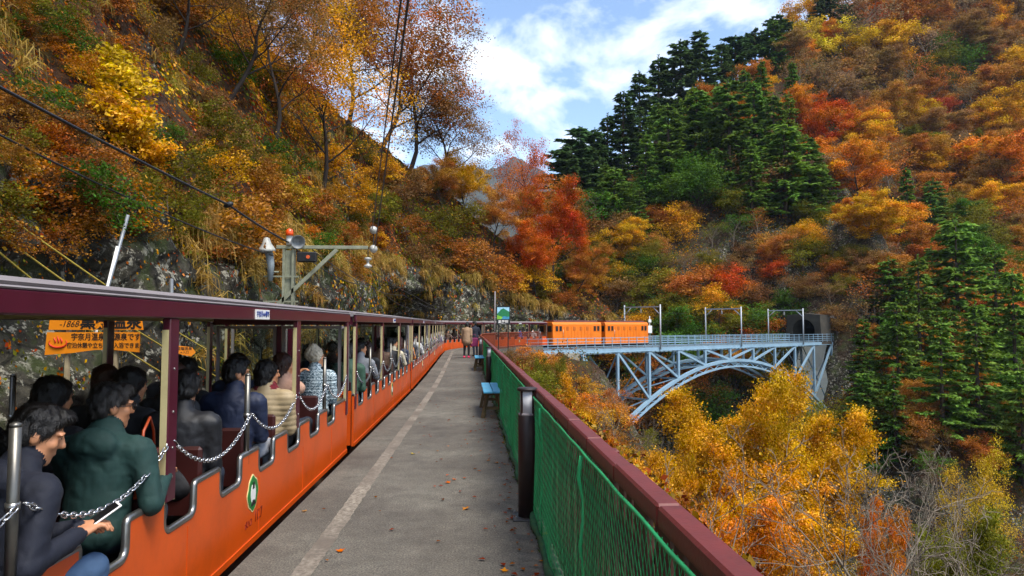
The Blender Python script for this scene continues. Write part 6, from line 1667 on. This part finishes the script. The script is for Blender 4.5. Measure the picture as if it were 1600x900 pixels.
# ------------------------------------------------------------------ plants of the near hillside
def hhit(px, py): return hit(px, py, 'H')
for px, py, h, key, cl, tilt, wide, lab in [
    (275, 75, 5.0, 'lacy0', 'brown', (0.0, 0.5), 1.1, 'dark leaning tree with rusty leaves at the top left of the slope'),
    (355, 150, 6.5, 'lacy1', 'brown', (0.1, 0.45), 1.1, 'leaning tree with brown leaves high on the left slope'),
    (430, 215, 7.5, 'lacy2', 'dull orange', (0.0, 0.4), 1.1, 'dull orange tree arching out from the left slope'),
    (500, 300, 9.0, 'lacy0', 'gold', (0.05, 0.35), 1.05, 'tall dark-trunked tree with thin gold leaves against the sky'),
    (395, 60, 6.5, 'lacy2', 'rust', (0.0, 0.3), 1.1, 'rust leaved tree at the top of the left slope'),
    (470, 120, 8.0, 'lacy1', 'brown', (0, 0.25), 1.1, 'sparse brown tree seen against the sky on the ridge'),
    (540, 195, 10.5, 'lacy0', 'rust', (0, 0.38), 1.2, 'large rust leaved tree on the ridge right of the wires'),
    (590, 235, 11.0, 'lacy1', 'rust', (0, 0.42), 1.25, 'tall rust red tree whose crown ends at the blue sky'),
    (640, 268, 11.0, 'lacy2', 'brown', (0, 0.5), 1.3, 'twiggy brown tree reaching right over the gap'),
    (690, 295, 8.0, 'lacy0', 'brown', (0, 0.4), 1.25, 'low twiggy tree at the lower end of the ridge'),
    (810, 400, 9.5, 'lacy1', 'red', (0, 0.0), 0.75, 'slender tree with thin red leaves against the far mountain'),
    (770, 390, 5.5, 'maple0', 'dull orange', (0, 0.1), 1.0, 'orange maple at the foot of the slender red tree'),
    (865, 440, 8.0, 'maple1', 'red', (0, 0.05), 0.85, 'bright red-orange maple above the locomotives'),
    (840, 465, 5.5, 'maple2', 'red', (0, 0.05), 1.0, 'red maple hanging above the last carriage'),
    (900, 470, 5.0, 'maple0', 'rust', (0, 0.05), 1.0, 'rust maple behind the leading locomotive'),
    (735, 350, 5.0, 'maple2', 'gold', (0, 0.15), 1.1, 'golden maple on the lower ridge'),
    (690, 330, 4.0, 'maple1', 'dull orange', (0, 0.2), 1.1, 'dull orange maple on the ridge below the twiggy trees')]:
    p, n_ = hhit(px, py)
    if p is None:
        p, n_ = hit(px, py)
        if p is None: print('MISS', px, py); continue
    tree(key, p - Vector((0, 0, 0.3)), h, shade(PAL[cl], 0.08), tilt=tilt, wide=wide, label=lab, what='maple tree' if 'maple' in key else 'ridge tree', rz=RT.uniform(0, TAU) if abs(tilt[1]) < 0.2 else RT.uniform(-0.5, 0.5))
for px, py, h, cl, wide in [(150, 130, 0.8, 'yellow', 1.4), (185, 165, 0.85, 'yellow', 1.3), (160, 200, 0.7, 'gold', 1.3), (205, 225, 0.7, 'yellow', 1.3), (115, 120, 0.6, 'orange', 1.2), (180, 100, 0.7, 'orange', 1.2), (255, 225, 0.5, 'green', 1.3), (90, 60, 0.6, 'green', 1.2), (40, 40, 0.6, 'olive', 1.3), (20, 190, 0.5, 'dull orange', 1.3), (55, 225, 0.4, 'red', 1.2), (225, 250, 0.5, 'gold', 1.3),
                            (70, 20, 0.8, 'olive', 1.3), (160, 20, 0.8, 'rust', 1.3), (230, 60, 0.9, 'brown', 1.3), (300, 120, 0.8, 'olive', 1.3), (330, 210, 0.7, 'rust', 1.2), (380, 260, 0.8, 'olive', 1.3), (440, 270, 1.4, 'green', 1.2), (480, 340, 1.3, 'rust', 1.3), (540, 330, 1.7, 'gold', 1.3), (520, 270, 1.8, 'gold', 1.3), (590, 340, 1.8, 'olive', 1.3),
                            (620, 310, 2.0, 'brown', 1.3), (640, 380, 1.9, 'rust', 1.4), (680, 370, 2.2, 'olive', 1.3), (700, 410, 2.0, 'rust', 1.4), (740, 420, 2.2, 'dull orange', 1.3), (770, 440, 2.2, 'rust', 1.3), (660, 420, 1.7, 'brown', 1.4), (580, 390, 1.4, 'rust', 1.3), (600, 280, 1.7, 'gold', 1.3), (560, 300, 1.6, 'gold', 1.2), (800, 450, 2.0, 'gold', 1.2), (720, 360, 2.2, 'olive', 1.3),
                            (300, 300, 0.9, 'olive', 1.2), (350, 330, 0.9, 'rust', 1.3), (120, 320, 0.7, 'green', 1.2), (30, 330, 0.7, 'orange', 1.3), (180, 350, 0.6, 'orange', 1.4), (100, 350, 0.55, 'rust', 1.4), (260, 330, 0.6, 'olive', 1.3), (310, 395, 0.5, 'rust', 1.3), (400, 300, 1.0, 'orange', 1.2), (420, 330, 0.9, 'rust', 1.3), (540, 380, 1.0, 'rust', 1.2), (500, 385, 0.8, 'orange', 1.2),
                            (850, 470, 1.6, 'olive', 1.4), (830, 440, 1.8, 'gold', 1.3), (880, 480, 1.5, 'rust', 1.4), (455, 320, 1.0, 'yellow', 1.2), (350, 20, 1.6, 'olive', 1.3), (310, 30, 1.5, 'gold', 1.3), (260, 20, 1.6, 'rust', 1.3), (420, 150, 1.6, 'olive', 1.3)] + [(RT.uniform(330, 780), RT.uniform(-20, 430), RT.uniform(0.5, 1.2), RT.choice(['olive', 'brown', 'dull orange', 'gold', 'olive', 'rust', 'green']), 1.3) for _ in range(70)] + [(RT.uniform(-20, 420), RT.uniform(-20, 400), RT.uniform(0.25, 0.5), RT.choice(['olive', 'brown', 'dull orange', 'green', 'rust']), 1.3) for _ in range(60) if True]:
    p, n_ = hhit(px, py)
    if p is None: continue
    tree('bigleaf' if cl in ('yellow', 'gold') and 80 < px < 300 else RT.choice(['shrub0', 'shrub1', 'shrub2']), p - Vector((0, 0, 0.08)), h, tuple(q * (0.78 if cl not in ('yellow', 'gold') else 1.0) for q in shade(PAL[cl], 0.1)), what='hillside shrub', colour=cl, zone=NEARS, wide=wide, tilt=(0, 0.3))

# leaf litter, straw and low plants on the hillside
rs = np.random.RandomState(9)
cellA = np.linalg.norm(np.cross(HV[1:, :-1] - HV[:-1, :-1], HV[:-1, 1:] - HV[:-1, :-1]), axis=2)
sj = hs_[None, :-1] + 0 * cellA
wgt = cellA * (sj < 74) * (sj > 4) * 1.0
zc = HV[:-1, :-1, 2]
def scatter(n, wg):
    pr = (wg / wg.sum()).ravel(); idx = rs.choice(pr.size, n, p=pr); i, j = np.unravel_index(idx, wg.shape)
    a_, b_ = rs.rand(n, 1), rs.rand(n, 1)
    p = HV[i, j] * (1 - a_) * (1 - b_) + HV[i + 1, j] * a_ * (1 - b_) + HV[i, j + 1] * (1 - a_) * b_ + HV[i + 1, j + 1] * a_ * b_
    return p, HN[i, j], hs_[j]
nearw = np.clip(22 / np.maximum(sj, 9), 0.35, 2.2)
def litter(name, n, wg, col, size, mat, lift=0.03):
    p, nn, ss = scatter(n, wg)
    cc = p + nn * (lift * rs.rand(n, 1) * 2)
    sz = size * np.clip(ss / 14, 0.75, 2.6)
    v, f = leaf_quads(cc, sz, rs, 0.0, 0.7)
    # lay the leaves along the slope
    q = v.reshape(n, 4, 3); c0 = cc[:, None, :]; d = q - c0; k = (d * nn[:, None, :]).sum(2, keepdims=True); q = c0 + d - nn[:, None, :] * k * 0.6
    o = link(name, fast_mesh(name, q.reshape(-1, 3), f, mat), kind='stuff'); o.color = (*col, 1); return o
soft = (HZ[:-1, :-1] < 0.5) * 1.0 + 0.3 * (HZ[:-1, :-1] >= 0.9)
clump = fbm(HV[:-1, :-1] / 2.2, 3)
tag(litter('leaf_litter', 130000, wgt * soft * nearw * (clump > 0.36), rgb('#a5582c'), 0.085, M_LITTER), 'rust-brown fallen leaves covering the steep slope above the train', 'fallen leaves')
tag(litter('low_undergrowth', 60000, wgt * soft * nearw * (fbm(HV[:-1, :-1] / 2.7 + 30, 3) > 0.52), rgb('#6c6a22'), 0.10, M_LEAF, 0.14), 'low olive green plants scattered over the steep slope', 'undergrowth')
tag(litter('yellow_ground_leaves', 40000, wgt * soft * nearw * (fbm(HV[:-1, :-1] / 2.0 + 60, 3) > 0.55), rgb('#b98428'), 0.09, M_LEAF, 0.16), 'yellow leaved ground plants scattered over the slope', 'undergrowth')
# tufts of straw hanging over the ledges
lip = (np.abs(HZ[:-1, :-1] - 0.5) > -1) * (np.exp(-((zc - np.interp(sj, hs_, HROCK)) / 0.7) ** 2) + 0.05 * soft + 0.05 * (HZ[:-1, :-1] > 0.9)) * (fbm(HV[:-1, :-1] / 1.6 + 11, 2) > 0.5)
pt_, nt_, st_ = scatter(1500, wgt * lip * nearw * (sj > 9))
gv = []
for p, n_, s_ in zip(pt_, nt_, st_):
    nb_ = 26; base = p + rs.normal(size=(nb_, 3)) * 0.06
    out_ = n_ * np.array([1, 1, 0.3]); L = rs.uniform(0.28, 0.62, (nb_, 1)) * (1 + 0.02 * s_)
    d0 = out_ * 0.8 + np.array([0, 0, 0.55]) + rs.normal(size=(nb_, 3)) * 0.35; d0 /= np.linalg.norm(d0, axis=1, keepdims=True)
    side = np.cross(d0, rs.normal(size=(nb_, 3))); side /= np.linalg.norm(side, axis=1, keepdims=True) + 1e-9
    wd = 0.006 * (1 + s_ / 18)
    q0 = base; q1 = base + d0 * L * 0.4; q2 = q1 + (d0 * 0.5 + np.array([0, 0, -0.55])) * L * 0.4; q3 = q2 + np.array([0, 0, -1.0]) * L * 0.5 + d0 * L * 0.08
    for a_, b_, w0, w1 in ((q0, q1, 1, 1), (q1, q2, 1, 0.8), (q2, q3, 0.8, 0.15)):
        gv.append(np.stack([a_ - side * wd * w0, a_ + side * wd * w0, b_ + side * wd * w1, b_ - side * wd * w1], 1))
gv = np.concatenate(gv).reshape(-1, 3)
go = link('dry_grass', fast_mesh('dry_grass', gv, np.arange(len(gv)).reshape(-1, 4), M_STRAW), label='tufts of dry straw grass hanging over the rock ledges', cat='grass', kind='stuff'); go.color = (*rgb('#a08048'), 1)
# brush and low growth covering the far slopes
tv = np.empty(len(terrain.data.vertices) * 3, np.float32); terrain.data.vertices.foreach_get('co', tv); tv = tv.reshape(-1, 3)
sel = (tv[:, 1] > 40) & (tv[:, 1] < 240) & (tv[:, 0] > 3) & (tv[:, 0] < 0.8 * tv[:, 1] + 6) & (tv[:, 0] > 0.05 * tv[:, 1])
tbv = (tv[:, 0] - B_O.x) * B_DIR.x + (tv[:, 1] - B_O.y) * B_DIR.y; lbv = (tv[:, 0] - B_O.x) * B_N.x + (tv[:, 1] - B_O.y) * B_N.y
sel &= ~((np.abs(lbv) < 3.6) & (tbv > -8) & (tbv < 54))
cand = np.argwhere(sel)[:, 0]
wv = np.clip(110 / np.maximum(tv[cand, 1], 50), 0.4, 2.0)
for nm, n, col, off, lab in (('rust_brush', 60000, '#8f5a30', 0, 'rust-brown brush between the trees on the far slopes'), ('olive_brush', 45000, '#66642a', 50, 'olive brush between the trees on the far slopes'), ('golden_brush', 40000, '#b07a2c', 90, 'golden brush between the trees on the far slopes')):
    wq = wv * np.clip(fbm(tv[cand] / 7.0 + off, 3) - 0.42, 0.005, 1); ix = cand[rs.choice(len(cand), n, p=wq / wq.sum())]
    c = tv[ix] + rs.uniform(-0.5, 0.5, (n, 3)) * np.array([1, 1, 0.3]); c[:, 2] += rs.rand(n) * 0.9
    v, f = leaf_quads(c, np.full(n, 0.30) * np.clip(c[:, 1] / 100, 0.5, 1.6), rs, 0.35, 0.65)
    o = link(nm, fast_mesh(nm, v, f, M_LEAF), kind='stuff', label=lab, cat='brush'); o.color = (*rgb(col), 1)
# fallen leaves on the platform
leafp = MB(); leafp.add([Vector(q) for q in [(0, -0.035, 0), (0.012, -0.012, 0.004), (0.034, -0.008, 0.010), (0.016, 0.012, 0.005), (0.012, 0.036, 0.012), (0, 0.018, 0.003), (-0.013, 0.034, 0.009), (-0.015, 0.010, 0.004), (-0.033, -0.006, 0.012), (-0.012, -0.012, 0.004)]], [tuple(range(10))])
LM = leafp.mesh('fallen_leaf', M_LITTER)
spots = [(407, 802, 'orange', 'bright orange fallen leaf lying on the worn line near the bottom'), (440, 738, 'rust', 'rust coloured leaf beside the worn platform line'), (710, 750, 'red', 'red fallen leaf lying below the nearest bollard'), (728, 796, 'rust', 'reddish leaf in the middle of the platform'), (853, 836, 'gold', 'golden leaf at the foot of the netting'), (788, 893, 'orange', 'orange leaf at the bottom edge of the platform'), (847, 878, 'orange', 'orange leaf under the netting close to the camera'), (476, 800, 'brown', 'pale brown leaf at the platform edge by the train'), (645, 710, 'yellow', 'small yellow leaf in the middle of the platform'), (700, 755, 'red', 'small dark red leaf on the grey asphalt'), (775, 724, 'rust', 'rust leaf lying left of the bollard'), (532, 862, 'red', 'red leaf on the lower part of the worn line')]
for px, py, cl, lab in spots:
    d = ray(px, py); p = CAM_P + d * (-CAM_P.z / d.z)
    o = link('fallen_leaf', LM, label=lab, cat='leaf', group='fallen leaves on the platform', loc=(p.x, p.y, 0.006), rot=(RT.uniform(-0.2, 0.2), RT.uniform(-0.2, 0.2), RT.uniform(0, TAU))); s_ = RT.uniform(0.7, 1.2); o.scale = (s_, s_, s_); o.color = (*shade(PAL[cl], 0.1), 1)
n = 700
yy = rs.uniform(1.5, 40, n); xx = np.array([fence_x(q) for q in yy]) - 0.12 - np.abs(rs.normal(size=n)) * np.where(rs.rand(n) < 0.6, 0.14, 0.8)
xx = np.maximum(xx, -1.3)
v, f = leaf_quads(np.stack([xx, yy, np.full(n, 0.012)], 1), np.full(n, 0.042), rs, 0.93, 0.7)
o = link('leaf_scraps', fast_mesh('leaf_scraps', v, f, M_LITTER), kind='stuff', label='small dead leaves gathered along the foot of the netting', cat='leaf scraps'); o.color = (*rgb('#8a4a26'), 1)
# moss at the foot of the fence
n = 5000
yy = rs.uniform(1.5, 24, n); xx = np.array([fence_x(q) for q in yy]) - 0.04 - np.abs(rs.normal(size=n)) * 0.03
v, f = leaf_quads(np.stack([xx, yy, 0.006 + rs.rand(n) * 0.012], 1), np.full(n, 0.024), rs, 0.3, 0.5)
o = link('moss', fast_mesh('moss', v, f, M_LEAF), kind='stuff', label='green moss growing along the foot of the netting', cat='moss'); o.color = (*rgb('#5c6a20'), 1)

# ------------------------------------------------------------------ labels for the forest
ORD = ['first', 'second', 'third', 'fourth', 'fifth', 'sixth', 'seventh', 'eighth', 'ninth', 'tenth', 'eleventh', 'twelfth', 'thirteenth', 'fourteenth', 'fifteenth', 'sixteenth', 'seventeenth', 'eighteenth', 'nineteenth', 'twentieth', 'twenty-first', 'twenty-second', 'twenty-third', 'twenty-fourth']
groups = {}
for rec in RECORD:
    o, what, colour, zone, cat = rec
    q = proj(o.location); groups.setdefault((zone, what, colour), []).append((q[1], q[0], rec))
BAND = {1: [''], 2: ['high up', 'low down'], 3: ['high up', 'midway up', 'low down'], 4: ['at the top', 'high up', 'low down', 'at the bottom'], 5: ['at the top', 'high up', 'midway up', 'low down', 'at the bottom']}
for (zone, what, colour), L_ in groups.items():
    L_.sort(key=lambda t: t[0]); nb_ = min(5, 1 + len(L_) // 12)
    for bi in range(nb_):
        sub = L_[bi * len(L_) // nb_:(bi + 1) * len(L_) // nb_]; sub.sort(key=lambda t: t[1])
        for k, (y, x, (o, _, _, _, cat)) in enumerate(sub):
            od = '' if len(sub) == 1 else ORD[min(k, len(ORD) - 1)] + ' '; fr = '' if len(sub) == 1 else ' from the left'
            o['label'] = ' '.join(f'{od}{colour} {what}{fr} {BAND[nb_][bi]} {zone}'.split())
            o['category'] = cat; o['group'] = f'{what}s {zone}'
print('FOREST', len(RECORD))

# ------------------------------------------------------------------ the air of the valley
hm_, hn_, hl_, hb_ = nodes('valley_haze'); hn_.remove(hb_)
pv = hn_.new('ShaderNodeVolumePrincipled'); pv.inputs['Color'].default_value = (0.58, 0.74, 1.0, 1); pv.inputs['Density'].default_value = 0.00009
hl_.new(pv.outputs[0], hn_['Material Output'].inputs['Volume'])
MB().box((100, 1300, 220), (3300, 3300, 566)).build('haze', hm_, kind='stuff', label='thin bluish haze filling the valley air', cat='haze')
